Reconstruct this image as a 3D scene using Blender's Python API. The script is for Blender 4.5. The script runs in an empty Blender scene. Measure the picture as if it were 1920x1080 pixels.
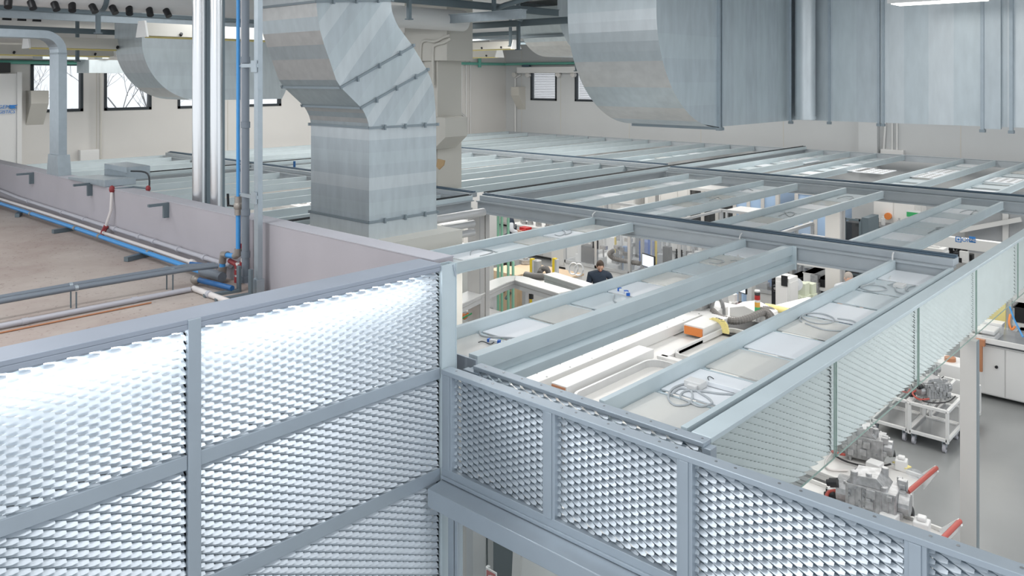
import bpy, math, random
from mathutils import Vector, Matrix
random.seed(7)
SC = bpy.context.scene
COL = SC.collection
PI = math.pi
# ------------------------------------------------------------------ camera geometry
FPX, HX, HY, H = 1545.0, 960.0, 147.0, 5.6
YAW = math.atan2(1421.0, FPX)
SN, CS = math.sin(YAW), math.cos(YAW)
def at(px, py, z):
    """world point on the level plane z that the photograph shows at px, py"""
    D = FPX*(H-z)/(py-HY); X = (px-HX)/FPX*D
    return Vector((CS*X-SN*D, SN*X+CS*D, z))
def on_u(px, py, u):
    r = (px-HX)/FPX; D = u/(CS*r-SN)
    return Vector((u, (SN*r+CS)*D, H-(py-HY)*D/FPX))
def on_v(px, py, v):
    r = (px-HX)/FPX; D = v/(SN*r+CS)
    return Vector(((CS*r-SN)*D, v, H-(py-HY)*D/FPX))
cam = bpy.data.cameras.new('camera'); cam_o = bpy.data.objects.new('camera', cam); COL.objects.link(cam_o)
cam_o.location = (0, 0, H); cam_o.rotation_euler = (PI/2, 0, YAW)
cam.sensor_width = 36; cam.lens = 36*FPX/1920; cam.shift_y = -(540-HY)/1920; cam.clip_start = .05; cam.clip_end = 300
SC.camera = cam_o
# ------------------------------------------------------------------ materials
M = {}
def mat(name, col, rough=.5, metal=0.0, noise=0.0, scale=6.0, bump=0.0, alpha=None, transl=None, emit=None, stretch=None, spec=.5, col2=None):
    m = bpy.data.materials.new(name); m.use_nodes = True; nt = m.node_tree; N = nt.nodes; L = nt.links
    b = N['Principled BSDF']; out = N['Material Output']
    b.inputs['Base Color'].default_value = (*col, 1); b.inputs['Roughness'].default_value = rough
    b.inputs['Metallic'].default_value = metal; b.inputs['Specular IOR Level'].default_value = spec
    if noise or bump or col2:
        tc = N.new('ShaderNodeTexCoord'); mp = N.new('ShaderNodeMapping'); L.new(tc.outputs['Object'], mp.inputs[0])
        if stretch: mp.inputs['Scale'].default_value = stretch
        nz = N.new('ShaderNodeTexNoise'); nz.inputs['Scale'].default_value = scale; nz.inputs['Detail'].default_value = 5
        L.new(mp.outputs[0], nz.inputs['Vector'])
        if noise or col2:
            rp = N.new('ShaderNodeValToRGB'); c2 = col2 or tuple(c*(1-noise) for c in col)
            rp.color_ramp.elements[0].position = .32; rp.color_ramp.elements[0].color = (*c2, 1)
            rp.color_ramp.elements[1].position = .68; rp.color_ramp.elements[1].color = (*col, 1)
            L.new(nz.outputs['Fac'], rp.inputs[0]); L.new(rp.outputs[0], b.inputs['Base Color'])
        if bump:
            bp = N.new('ShaderNodeBump'); bp.inputs['Strength'].default_value = bump; bp.inputs['Distance'].default_value = .01
            L.new(nz.outputs['Fac'], bp.inputs['Height']); L.new(bp.outputs[0], b.inputs['Normal'])
    if alpha is not None:
        tr = N.new('ShaderNodeBsdfTransparent'); mx = N.new('ShaderNodeMixShader'); mx.inputs[0].default_value = alpha
        tr.inputs[0].default_value = (*(transl or (1, 1, 1)), 1)
        L.new(tr.outputs[0], mx.inputs[1]); L.new(b.outputs[0], mx.inputs[2]); L.new(mx.outputs[0], out.inputs[0])
    if emit:
        b.inputs['Emission Color'].default_value = (*emit[:3], 1); b.inputs['Emission Strength'].default_value = emit[3]
    M[name] = m; return m
def srgb(r, g, b):
    f = lambda c: (c/255/12.92 if c/255 <= .04045 else ((c/255+.055)/1.055)**2.4)
    return (f(r), f(g), f(b))
mat('fin_steel', (.61, .70, .735), .42, .15, .06, 3.0)
mat('frame_alu', (.43, .49, .545), .40, .35, .05, 4.0)
mat('cap_grey', (.37, .41, .48), .42, .25, .05, 4.0)
mat('frame_dark', (.10, .14, .17), .5, .2)
mat('mesh_alu', (.74, .80, .85), .36, .45, .06, 5.0)
mat('mesh_pale', (.66, .705, .705), .5, .0, .06, 5.0)
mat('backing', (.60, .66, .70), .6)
mat('backing_shade', (.20, .25, .29), .6)  # slit shade put into the sheet colour behind front and right mesh
mat('backing_mid_shade', (.36, .42, .46), .6)  # shade of the gaps in the lower left rows, as sheet colour
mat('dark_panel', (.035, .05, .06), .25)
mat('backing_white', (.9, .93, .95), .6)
mat('beam_grey', (.46, .50, .53), .45, .2, .06, 4.0)
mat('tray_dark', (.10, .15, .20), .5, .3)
mat('galv_a', (.68, .73, .75), .40, .55, .10, 9.0, stretch=(1, 1, .25))
mat('galv_b', (.58, .64, .67), .42, .55, .12, 9.0, stretch=(1, 1, .25))
mat('galv_c', (.60, .665, .69), .38, .55, .10, 9.0, stretch=(1, 1, .25))
mat('galv_warm', (.67, .67, .655), .42, .5, .10, 8.0)
mat('flange', (.30, .35, .38), .45, .5)
mat('chrome', (.78, .79, .80), .22, .9, .04, 3.0, stretch=(1, 1, .2))
mat('zinc', (.42, .48, .52), .4, .6, .08, 12.0)
mat('zinc_dark', (.17, .215, .24), .5, .5)
mat('parapet', (.44, .42, .45), .85, 0, .06, 2.0, .08)
mat('parapet_cap', (.47, .47, .51), .8, 0, .05, 2.0)
mat('wall_cream', (.70, .685, .66), .8, 0, .03, .7)
mat('wall_grey', (.585, .60, .605), .8, 0, .03, .7)
mat('wall_beige', (.62, .60, .55), .8, 0, .03, .8)
mat('curb', (.66, .65, .60), .8)
mat('win_frame', (.02, .028, .035), .5)
mat('win_glass', (.8, .85, .9), .05, 0, alpha=.12)
mat('blind', (.80, .83, .90), .7)
mat('white_paint', (.76, .76, .75), .35)
mat('white_warm', (.74, .73, .705), .4)
mat('white_soft', (.72, .72, .71), .5)
mat('tile_white', (.82, .85, .88), .35)
mat('tile_grey', (.70, .77, .80), .3, alpha=.82, transl=(.85, .93, .95))
mat('tile_clear', (.82, .82, .80), .25, alpha=.60, transl=(.95, .95, .92))
mat('cable_grey', (.45, .48, .50), .5)
mat('cable_dark', (.03, .035, .04), .5)
mat('cable_blue', (.05, .22, .55), .45)
mat('cable_green', (.08, .42, .30), .5)
mat('black', (.012, .013, .015), .45)
mat('rubber', (.03, .03, .032), .7)
mat('hose', (.20, .19, .18), .55)
mat('blue_pipe', (.06, .30, .66), .35)
mat('blue_dark', (.02, .12, .32), .4)
mat('pvc_grey', (.17, .20, .235), .4)
mat('pvc_light', (.46, .46, .50), .45)
mat('pvc_white', (.72, .68, .66), .45)
mat('brass_grey', (.34, .31, .28), .4, .4)
mat('fitting_red', (.28, .035, .04), .45)
mat('glass', (.75, .85, .83), .05, 0, alpha=.06, transl=(.985, .993, .991))
mat('glass_edge', (.42, .56, .50), .15, alpha=.8)
mat('acrylic', (.78, .80, .82), .12, 0, alpha=.16, transl=(.96, .97, .98))
mat('smoked', (.05, .055, .06), .12, 0, alpha=.55, transl=(.7, .7, .7))
mat('alu', (.66, .67, .68), .35, .55, .04, 10.0)
mat('alu_grey', (.48, .48, .48), .45, .3)
mat('cast', (.52, .525, .53), .38, .55, .35, 18.0, .3)
mat('steel', (.50, .51, .52), .25, .85)
mat('col_beige', (.62, .605, .58), .5)
mat('col_grey', (.52, .53, .53), .5)
mat('red', (.55, .02, .02), .4)
mat('red_handle', (.46, .09, .07), .45)
mat('orange', (.75, .24, .06), .45)
mat('copper', (.45, .20, .10), .5)
mat('yellow', (.85, .62, .03), .45)
mat('yellow_pale', (.86, .74, .30), .5)
mat('green', (.05, .40, .14), .45)
mat('green_pole', (.30, .58, .42), .45)
mat('green_pipe', (.14, .42, .34), .45)
mat('blue', (.03, .16, .62), .4)
mat('blue_box', (.16, .32, .60), .5)
mat('sky_blue', (.42, .58, .80), .25)
mat('wood', (.66, .50, .34), .6, 0, .12, 4.0, stretch=(1, 8, 1))
mat('pale_green', (.66, .70, .56), .5)
mat('bench_top', (.13, .14, .15), .25)
mat('sign_red', (.50, .08, .07), .5)
mat('navy', (.025, .04, .065), .85, 0, .2, 30)
mat('skin', (.62, .38, .28), .5)
mat('hair', (.055, .032, .02), .6, 0, .3, 60)
mat('hair_grey', (.36, .32, .29), .6)
mat('denim', (.03, .06, .14), .85)
mat('shirt_light', (.66, .68, .72), .8)
mat('lamp_white', (.85, .85, .83), .4)
mat('lamp_cream', (.66, .64, .58), .5)
mat('tube_light', (.9, .9, .85), .4, emit=(1, .98, .92, 2.5))
mat('screen', (.02, .02, .02), .3, emit=(.75, .85, 1.0, .9))
mat('deck_white', (.74, .74, .74), .8)
mat('text_blue', (.03, .22, .62), .5)
mat('cardboard', (.52, .36, .20), .8)
mat('bark', (.42, .41, .42), .9)
mat('snow_ground', (.7, .72, .75), .9)
mat('led_red', (.45, .02, .02), .3); mat('led_amber', (.85, .45, .08), .3); mat('led_green', (.1, .55, .22), .3)
# hall floor: glossy grey epoxy with faint broad wear
mat('hall_floor', (.30, .31, .31), .22, 0, .10, .6)
# terrace: pink-brown raw concrete with stains and speckle
def terrace_mat():
    m = mat('terrace', (.48, .40, .36), .9, 0, .0, 3, .0); nt = m.node_tree; N, L = nt.nodes, nt.links; b = N['Principled BSDF']
    tc = N.new('ShaderNodeTexCoord')
    n1 = N.new('ShaderNodeTexNoise'); n1.inputs['Scale'].default_value = .9; n1.inputs['Detail'].default_value = 8; n1.inputs['Roughness'].default_value = .65
    n2 = N.new('ShaderNodeTexNoise'); n2.inputs['Scale'].default_value = 26; n2.inputs['Detail'].default_value = 4
    r1 = N.new('ShaderNodeValToRGB'); r1.color_ramp.elements[0].position = .3; r1.color_ramp.elements[1].position = .72
    r1.color_ramp.elements[0].color = (.36, .29, .26, 1); r1.color_ramp.elements[1].color = (.50, .45, .41, 1)
    r2 = N.new('ShaderNodeValToRGB'); r2.color_ramp.elements[0].position = .28; r2.color_ramp.elements[1].position = .38
    r2.color_ramp.elements[0].color = (.55, .5, .48, 1); r2.color_ramp.elements[1].color = (1, 1, 1, 1)
    mx = N.new('ShaderNodeMixRGB'); mx.blend_type = 'MULTIPLY'; mx.inputs[0].default_value = .8
    for n in (n1, n2): L.new(tc.outputs['Object'], n.inputs['Vector'])
    L.new(n1.outputs['Fac'], r1.inputs[0]); L.new(n2.outputs['Fac'], r2.inputs[0])
    L.new(r1.outputs[0], mx.inputs[1]); L.new(r2.outputs[0], mx.inputs[2]); L.new(mx.outputs[0], b.inputs['Base Color'])
terrace_mat()
# ------------------------------------------------------------------ mesh helpers
class MB:
    def __init__(s): s.v = []; s.f = []; s.m = []; s.mi = 0
    def quad(s, a, b, c, d):
        n = len(s.v); s.v += [Vector(a), Vector(b), Vector(c), Vector(d)]; s.f.append((n, n+1, n+2, n+3)); s.m.append(s.mi); return s
    def box(s, x0, y0, z0, x1, y1, z1):
        n = len(s.v)
        x0, x1 = min(x0, x1), max(x0, x1); y0, y1 = min(y0, y1), max(y0, y1); z0, z1 = min(z0, z1), max(z0, z1)
        s.v += [Vector(p) for p in ((x0,y0,z0),(x1,y0,z0),(x1,y1,z0),(x0,y1,z0),(x0,y0,z1),(x1,y0,z1),(x1,y1,z1),(x0,y1,z1))]
        for f in ((3,2,1,0),(4,5,6,7),(0,1,5,4),(1,2,6,5),(2,3,7,6),(3,0,4,7)):
            s.f.append(tuple(n+i for i in f)); s.m.append(s.mi)
        return s
    def cbox(s, c, sx, sy, sz): return s.box(c[0]-sx/2, c[1]-sy/2, c[2]-sz/2, c[0]+sx/2, c[1]+sy/2, c[2]+sz/2)
    def bar(s, p0, p1, w, h, up=(0, 0, 1)):
        p0, p1 = Vector(p0), Vector(p1); d = (p1-p0).normalized(); up = Vector(up)
        if abs(d.dot(up)) > .98: up = Vector((1, 0, 0))
        a = d.cross(up).normalized()*w/2; b = a.cross(d).normalized()*h/2; n = len(s.v)
        for p in (p0, p1): s.v += [p-a-b, p+a-b, p+a+b, p-a+b]
        for f in ((0,1,2,3),(7,6,5,4),(0,4,5,1),(1,5,6,2),(2,6,7,3),(3,7,4,0)): s.f.append(tuple(n+i for i in f)); s.m.append(s.mi)
        return s
    def tube(s, pts, r, n=10, cap=True, smoothpts=0):
        pts = [Vector(p) for p in pts]
        if smoothpts: pts = spline(pts, smoothpts)
        rs = r if isinstance(r, (list, tuple)) else [r]*len(pts)
        base = len(s.v); prev = None
        for i, p in enumerate(pts):
            d = (pts[min(i+1, len(pts)-1)]-pts[max(i-1, 0)])
            d = d.normalized() if d.length > 1e-9 else Vector((0, 0, 1))
            if prev is None:
                ref = Vector((0, 0, 1)) if abs(d.z) < .9 else Vector((1, 0, 0))
                a = d.cross(ref).normalized()
            else:
                a = (prev - d*prev.dot(d)); a = a.normalized() if a.length > 1e-6 else d.orthogonal().normalized()
            prev = a; b = d.cross(a)
            for k in range(n):
                t = 2*PI*k/n; s.v.append(p+(a*math.cos(t)+b*math.sin(t))*rs[i])
        for i in range(len(pts)-1):
            for k in range(n):
                k2 = (k+1) % n
                s.f.append((base+i*n+k, base+i*n+k2, base+(i+1)*n+k2, base+(i+1)*n+k)); s.m.append(s.mi)
        if cap:
            s.f.append(tuple(base+k for k in range(n-1, -1, -1))); s.m.append(s.mi)
            e = base+(len(pts)-1)*n; s.f.append(tuple(e+k for k in range(n))); s.m.append(s.mi)
        return s
    def cyl(s, p0, p1, r, n=14, r1=None): return s.tube([p0, p1], [r, r if r1 is None else r1], n)
    def ell(s, c, rx, ry, rz, n=12, m=8, R=None):
        base = len(s.v); c = Vector(c)
        for j in range(m+1):
            ph = -PI/2+PI*j/m
            for k in range(n):
                t = 2*PI*k/n; p = Vector((rx*math.cos(ph)*math.cos(t), ry*math.cos(ph)*math.sin(t), rz*math.sin(ph)))
                s.v.append(c+(R @ p if R else p))
        for j in range(m):
            for k in range(n):
                k2 = (k+1) % n; s.f.append((base+j*n+k, base+j*n+k2, base+(j+1)*n+k2, base+(j+1)*n+k)); s.m.append(s.mi)
        return s
    def prism(s, poly, axis, a0, a1):
        """poly: 2D points; axis 'x': poly=(y,z); 'y': poly=(x,z); 'z': poly=(x,y)"""
        n = len(s.v); k = len(poly)
        f3 = {'x': lambda p, a: (a, p[0], p[1]), 'y': lambda p, a: (p[0], a, p[1]), 'z': lambda p, a: (p[0], p[1], a)}[axis]
        for a in (a0, a1): s.v += [Vector(f3(p, a)) for p in poly]
        s.f.append(tuple(n+i for i in range(k))); s.m.append(s.mi)
        s.f.append(tuple(n+k+i for i in range(k-1, -1, -1))); s.m.append(s.mi)
        for i in range(k):
            j = (i+1) % k; s.f.append((n+j, n+i, n+k+i, n+k+j)); s.m.append(s.mi)
        return s
    def build(s, name, mats, parent=None, bevel=0, smooth=False, local=False):
        """world-space geometry -> one object; local=True: geometry already in the parent's own frame"""
        me = bpy.data.meshes.new(name)
        vs = s.v; loc = Vector((0, 0, 0))
        if parent is not None and not local: off = WL(parent); vs = [v-off for v in vs]
        elif parent is None and not local:
            lo = [min(v[i] for v in vs) for i in range(3)]; hi = [max(v[i] for v in vs) for i in range(3)]
            loc = Vector(((lo[0]+hi[0])/2, (lo[1]+hi[1])/2, lo[2])); vs = [v-loc for v in vs]
        me.from_pydata([tuple(v) for v in vs], [], s.f)
        for mm in (mats if isinstance(mats, (list, tuple)) else [mats]): me.materials.append(M[mm])
        if any(s.m): me.polygons.foreach_set('material_index', s.m)
        import bmesh as _b
        bm = _b.new(); bm.from_mesh(me); _b.ops.recalc_face_normals(bm, faces=bm.faces); bm.to_mesh(me); bm.free()
        if smooth:
            me.polygons.foreach_set('use_smooth', [True]*len(me.polygons))
            try: me.set_sharp_from_angle(angle=math.radians(40))
            except Exception: pass
        o = bpy.data.objects.new(name, me); COL.objects.link(o)
        if parent is not None: o.parent = parent
        else: o.location = loc
        if bevel:
            bv = o.modifiers.new('bevel', 'BEVEL'); bv.width = bevel; bv.segments = 2; bv.limit_method = 'ANGLE'
        return o
def WL(o):
    l = Vector(o.location)
    while o.parent is not None: o = o.parent; l = l+o.location
    return l
def spline(pts, n):
    out = []; P4 = [pts[0]]+list(pts)+[pts[-1]]
    for i in range(1, len(P4)-2):
        a, b, c, d = P4[i-1], P4[i], P4[i+1], P4[i+2]
        for k in range(n):
            t = k/n; out.append(.5*((2*b)+(c-a)*t+(2*a-5*b+4*c-d)*t*t+(3*b-a-3*c+d)*t**3))
    out.append(pts[-1]); return out
def tag(o, label, cat, group=None, kind=None):
    o['label'] = label; o['category'] = cat
    if group: o['group'] = group
    if kind: o['kind'] = kind
    return o
def thing(name, label, cat, loc=(0, 0, 0), rot=0, group=None):
    o = bpy.data.objects.new(name, None); COL.objects.link(o); o.empty_display_size = .1
    o.location = loc; o.rotation_euler = (0, 0, rot); return tag(o, label, cat, group)
def struct(o): o['kind'] = 'structure'; return o
KIDS = {}
def copy_tree(o, loc, rot=0, label=None, scale=None):
    r = o.copy(); COL.objects.link(r); r.location = loc; r.rotation_euler = (0, 0, rot)
    if label: r['label'] = label
    if scale: r.scale = scale
    for ch in o.children: _cp(ch, r)
    return r
def _cp(ch, parent):
    c = ch.copy(); COL.objects.link(c); c.parent = parent
    for g in ch.children: _cp(g, c)
ORD = ['first', 'second', 'third', 'fourth', 'fifth', 'sixth', 'seventh', 'eighth', 'ninth', 'tenth', 'eleventh', 'twelfth', 'thirteenth', 'fourteenth', 'fifteenth', 'sixteenth', 'seventeenth', 'eighteenth', 'nineteenth', 'twentieth']
ORD += ['twenty-'+o for o in ORD[:9]]+['thirtieth']
def area(name, loc, sx, sy, power, rot=(0, 0, 0), col=(1, 1, 1)):
    l = bpy.data.lights.new(name, 'AREA'); l.shape = 'RECTANGLE'; l.size = sx; l.size_y = sy; l.energy = power; l.color = col
    o = bpy.data.objects.new(name, l); COL.objects.link(o); o.location = loc; o.rotation_euler = rot; return o
# ================================================================== FIN ROOF over the hall
ZT = 3.4
def fin(u, v0, v1, label, group, w=.045, h=.135, mtl='fin_steel'):
    b = MB(); b.box(u-w/2, v0, ZT-h, u+w/2, v1, ZT)
    b.box(u-w/2-.012, v0, ZT-h, u+w/2+.012, v1, ZT-h+.012)
    return tag(b.build('roof_fin', mtl), label, 'roof fin', group)
BAY1 = (4.56, 10.5)
fin(-3.36, *BAY1, 'blue-grey steel fin left of the tile strip nearest the glass-fronted mesh panels', 'steel fins of the near roof bay')
fin(-2.72, *BAY1, 'light blue steel fin beside the dark gap along the glass-fronted mesh panels', 'steel fins of the near roof bay')
fin(-5.31, *BAY1, 'light blue steel fin on the left edge of the middle tile strip', 'steel fins of the near roof bay')
fin(-7.89, *BAY1, 'light blue steel fin behind the grey duct curb, left edge of the third tile strip', 'steel fins of the near roof bay')
fin(-7.165, *BAY1, 'light blue steel fin running back from the tall corner post', 'steel fins of the near roof bay')
# the deep channel right of the middle strip: upper face, shadow groove, lower flange
b = MB(); U0 = -4.62
b.box(U0-.10, 4.62, ZT-.125, U0, 10.5, ZT); b.box(U0-.10, 4.62, ZT-.205, U0-.035, 10.5, ZT-.125)
b.prism([(U0-.10, ZT-.205), (U0-.02, ZT-.205), (U0+.03, ZT-.23), (U0+.03, ZT-.31), (U0-.10, ZT-.31)], 'y', 4.62, 10.5)
b.box(U0-.10, 10.47, ZT-.31, U0+.05, 10.5, ZT)
tag(b.build('roof_channel', 'fin_steel', bevel=.003), 'deep light blue channel beam with a shadow groove running to the front rail', 'beam')
# far bays
b2u = [(-3.52, -4.2), (-5.57, -6.29), (-7.3, -8.05), (-9.05, -9.88)]
for i, (r, l) in enumerate(b2u):
    who = ['nearest the right mesh panels', 'second from the right mesh panels', 'third from the right mesh panels', 'fourth from the right mesh panels'][i]
    fin(r, 11.1, 16.75, 'steel fin, right edge of the middle-bay tile strip %s' % who, 'steel fins of the middle roof bay')
    fin(l, 11.1, 16.75, 'steel fin, left edge of the middle-bay tile strip %s' % who, 'steel fins of the middle roof bay')
k = 0
for i, u in enumerate([-11.95, -12.72, -13.63, -14.34, -15.4, -16.4, -17.4, -18.15, -19.2, -19.95, -21.0, -21.75, -22.7]):
    fin(u, 11.1, 17.2, 'roof fin behind the first grey cross beam, %s left of the long beam' % ORD[i], 'steel fins of the left middle roof bay')
for i, u in enumerate([-9.6, -10.05, -11.5, -12.25, -13.35, -14.1, -15.2, -15.95, -17.05, -17.8, -18.9, -19.65, -20.75, -21.5, -22.6]):
    if u > -11: continue
    fin(u, 4.6, 10.5, 'light blue roof fin behind the lilac parapet, %s to the left of the standing duct' % ORD[max(0, i-2)], 'steel fins behind the parapet')
far = [-3.9, -4.72, -5.42, -6.19, -7.72, -8.5, -9.28, -10.07, -10.85, -12.33, -13.2, -14.15, -15.45, -16.4, -17.1, -18.3, -19.1, -19.8, -20.65, -22.15, -23.2]
for i, u in enumerate(far):
    fin(u, 17.4, 25.0, 'light blue roof fin in the farthest bay, %s from the right' % ORD[i], 'steel fins of the farthest roof bay')
# ---- cross beams and lengthwise beams
def cross_beam(v, u0, u1, label, w=.30):
    r = thing('roof_beam', label, 'beam', ((u0+u1)/2, v, ZT-.22))
    b = MB(); b.box(u0, v, ZT-.20, u1, v+.02, ZT-.02); b.box(u0, v-.03, ZT-.22, u1, v+.16, ZT-.19); b.box(u0, v-.035, ZT-.025, u1, v+.16, ZT)
    b.build('web', 'beam_grey', r)
    b = MB(); b.box(u0, v+.05, ZT, u1, v+w-.02, ZT+.085); b.build('cable_duct', 'beam_grey', r, bevel=.006)
    b = MB(); b.box(u0, v+w-.13, ZT+.085, u1, v+w-.06, ZT+.115); b.tube([(u0, v+.13, ZT+.095), (u1, v+.13, ZT+.095)], .010, 6)
    b.build('cable_tray', 'tray_dark', r)
    return r
cross_beam(10.52, -10.52, -2.72, 'grey steel cross beam with a dark cable tray on top, nearest the camera')
cross_beam(10.56, -23.2, -10.85, 'grey steel cross beam left of the column, running behind the standing duct')
cross_beam(16.85, -10.52, -2.75, 'second grey steel cross beam with a cable tray, behind the middle bay')
cross_beam(17.2, -23.2, -10.85, 'far grey cross beam left of the lengthwise beam')
def long_beam(u, v0, v1, label):
    r = thing('roof_beam', label, 'beam', (u, (v0+v1)/2, ZT-.2))
    b = MB(); b.box(u-.09, v0, ZT-.22, u+.09, v1, ZT-.19); b.box(u-.012, v0, ZT-.19, u+.012, v1, ZT-.01); b.box(u-.09, v0, ZT-.02, u+.09, v1, ZT)
    b.build('web', 'beam_grey', r)
    b = MB(); b.box(u-.07, v0, ZT, u+.06, v1, ZT+.08); b.build('cable_duct', 'fin_steel', r, bevel=.005)
    b = MB(); b.tube([(u-.05, v0, ZT+.09), (u-.05, v1, ZT+.09)], .010, 6); b.tube([(u+.03, v0, ZT+.088), (u+.02, v1, ZT+.088)], .008, 6)
    b.build('cable', 'cable_dark', r)
    return r
long_beam(-10.68, 4.6, 10.5, 'lengthwise grey beam passing behind the standing duct to the beige column')
long_beam(-10.68, 10.9, 25.1, 'lengthwise grey beam with cables running back from the beige column')
long_beam(-18.6, 4.6, 17.2, 'lengthwise grey beam far left beyond the chrome pipes')
b = MB(); b.box(-23.4, 25.02, ZT-.18, -2.5, 25.14, ZT-.02); b.tube([(-23.4, 25.06, ZT-.005), (-2.5, 25.06, ZT-.005)], .014, 6)
tag(b.build('edge_beam', 'beam_grey'), 'long grey edge beam closing the fin roof in front of the far wall', 'beam')
b = MB(); b.box(-23.4, 4.6, ZT-.12, -23.28, 25.1, ZT+.0)
tag(b.build('edge_beam', 'fin_steel'), 'long edge beam closing the fin roof along the left window wall', 'beam')
# ---- tiles lying between paired fins
TZ = ZT-.118
tile_names = {'tile_white': ('white', 'ceiling tile'), 'tile_grey': ('blue-grey frosted', 'ceiling tile'), 'tile_clear': ('clear', 'ceiling tile')}
tile_proto = {}
for mk in tile_names:
    b = MB(); b.box(-.30, -.285, 0, .30, .285, .014)
    o = b.build('ceiling_tile', mk, local=True, bevel=.003); tile_proto[mk] = [o, False]
def tile(uc, vc, w, mk, label, group):
    o, used = tile_proto[mk]
    if used: o = o.copy(); COL.objects.link(o)
    else: tile_proto[mk][1] = True
    o.location = (uc, vc, TZ); o.scale = (w/.60, 1, 1)
    return tag(o, label, 'ceiling tile', group)
def strip(uL, uR, v0, n, pat, where, group, step=.60):
    uc = (uL+uR)/2; w = abs(uR-uL)-.06
    for i in range(n):
        mk = pat[i % len(pat)]; nm = {'w': 'tile_white', 'g': 'tile_grey', 'c': 'tile_clear'}[mk]
        tile(uc, v0+step*(i+.5), w, nm, '%s tile, %s from near end, %s' % (tile_names[nm][0], ORD[i], where), group)
    b = MB()
    for i in range(n+1): b.box(uc-w/2, v0+step*i-.014, TZ-.02, uc+w/2, v0+step*i+.014, TZ+.004)
    b.box(uL+.022 if uL < uR else uL-.022, v0, TZ-.025, uc-w/2+.01, v0+step*n, TZ-.002)
    b.box(uc+w/2-.01, v0, TZ-.025, uR-.02, v0+step*n, TZ-.002)
    tag(b.build('tile_frame', 'fin_steel'), 'light blue bearer frame under the tiles, %s' % where, 'frame', 'tile bearer frames')
strip(-3.36, -2.72, 4.56, 9, 'cwcwcwggw', 'strip beside the glass-fronted mesh wall', 'tiles of the near strip', .655)
strip(-5.31, -4.70, 4.66, 9, 'cwcgwcgcw', 'strip beside the deep channel beam', 'tiles of the second strip', .645)
strip(-7.89, -7.165, 6.6, 6, 'gwgcwc', 'strip behind the corner post', 'tiles of the third strip', .645)
for i, (r, l) in enumerate(b2u):
    strip(l, r, 11.15, 9, ['wgwggwgwg', 'gwcggwcgg', 'cgwcgcgwg', 'gcgwgcgwg'][i], 'middle bay strip %s' % ['by the right mesh panels', 'second from the right', 'third from the right', 'next to the lengthwise beam'][i], 'tiles of the middle bay', .615)
# perforated tiles in the far bay
for i, (px, py) in enumerate([(1600, 318), (1640, 322), (1735, 330), (1760, 322), (1890, 340), (1500, 303)]):
    q = at(px, py, ZT-.10); b = MB(); b.box(q.x-.36, q.y-.5, q.z, q.x+.36, q.y+.5, q.z+.02); o = tag(b.build('perforated_tile', 'tile_white', bevel=.004), 'white perforated tile in the farthest bay, %s' % ['left of the pair at mid right', 'right of the pair at mid right', 'nearer one toward the right', 'farther one toward the right', 'at the right edge', 'leftmost'][i], 'perforated tile', 'perforated tiles of the farthest bay'); b = MB()
    for a in range(4):
        for c in range(6): b.cyl((q.x-.24+.16*a, q.y-.38+.15*c, q.z+.02), (q.x-.24+.16*a, q.y-.38+.15*c, q.z+.023), .045, 10)
    b.build('hole', 'alu_grey', o); o.children[-1]['kind'] = 'stuff'
# far bay: some white covers lying between fins
for i, (u0, u1) in enumerate([(-4.7, -3.95), (-6.15, -5.45), (-8.45, -7.75), (-10.05, -9.3), (-13.15, -12.4)]):
    strip(u0, u1, 17.5, 8, ['gwggwgcg', 'wggcwggw', 'gcwggwgg', 'wcgwgcwg', 'gwgcgwgg'][i], 'farthest bay strip %s' % ['by the right edge', 'second from the right', 'third from the right', 'fourth from the right', 'fifth from the right'][i], 'tiles of the farthest bay', .9)
# ---- cables lying on the tiles
def cable(pts, r, label, mk='cable_grey', group='loose cables on the tiles', sm=6):
    b = MB(); b.tube([Vector(p) for p in pts], r, 6, smoothpts=sm)
    return tag(b.build('cable', mk, smooth=True), label, 'cable', group)
CZ = TZ+.022
def loop(cx, cy, rx, ry, t0, t1, n=12, dz=0): return [(cx+rx*math.cos(t0+(t1-t0)*i/n), cy+ry*math.sin(t0+(t1-t0)*i/n), CZ+dz+.004*(i % 3)) for i in range(n+1)]
def pxc(pts): return [at(x, y, CZ) for x, y in pts]
cable(pxc([(1258, 740), (1275, 728), (1297, 735), (1293, 756), (1267, 760), (1253, 746), (1262, 728), (1290, 720), (1310, 735), (1330, 748), (1334, 757), (1312, 762), (1290, 752), (1276, 744), (1285, 733), (1320, 734), (1350, 738), (1395, 740)]), .008, 'long grey cable coiled twice on the second white tile from the front rail')
cable(pxc([(1503, 604), (1500, 596), (1512, 588), (1540, 588), (1562, 596), (1560, 604), (1540, 607), (1515, 602), (1503, 592), (1514, 584)]), .007, 'grey cable coiled in an oval on a white tile of the right strip')
cable(pxc([(1510, 606), (1545, 618), (1585, 620), (1606, 612), (1600, 602), (1570, 597)]), .007, 'long grey cable sweeping around the coiled cable on the right strip')
cable(pxc([(1614, 538), (1630, 534), (1655, 537), (1662, 543), (1640, 546), (1622, 543), (1614, 537), (1640, 530)]), .006, 'grey cable loop on the white tile near the first cross beam')
cable(pxc([(1682, 535), (1680, 545), (1700, 552), (1715, 549), (1700, 545), (1704, 538), (1716, 536)]), .006, 'grey cable hooked beside a small flat box near the first cross beam')
cable(pxc([(1664, 534), (1676, 532), (1690, 536)]), .005, 'short grey lead between the cable loop and the flat box')
b = MB(); p = at(1687, 538, TZ+.015); b.box(p.x-.05, p.y-.07, p.z, p.x+.05, p.y+.07, p.z+.035)
tag(b.build('connector_box', 'white_soft', bevel=.004), 'small flat grey junction box lying on the right tile strip', 'junction box')
b = MB()
pa, pb = at(1330, 722, TZ+.015), at(1393, 739, TZ+.015); b.bar(pa+Vector((0, 0, .02)), pb+Vector((0, 0, .02)), .06, .035)
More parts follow.
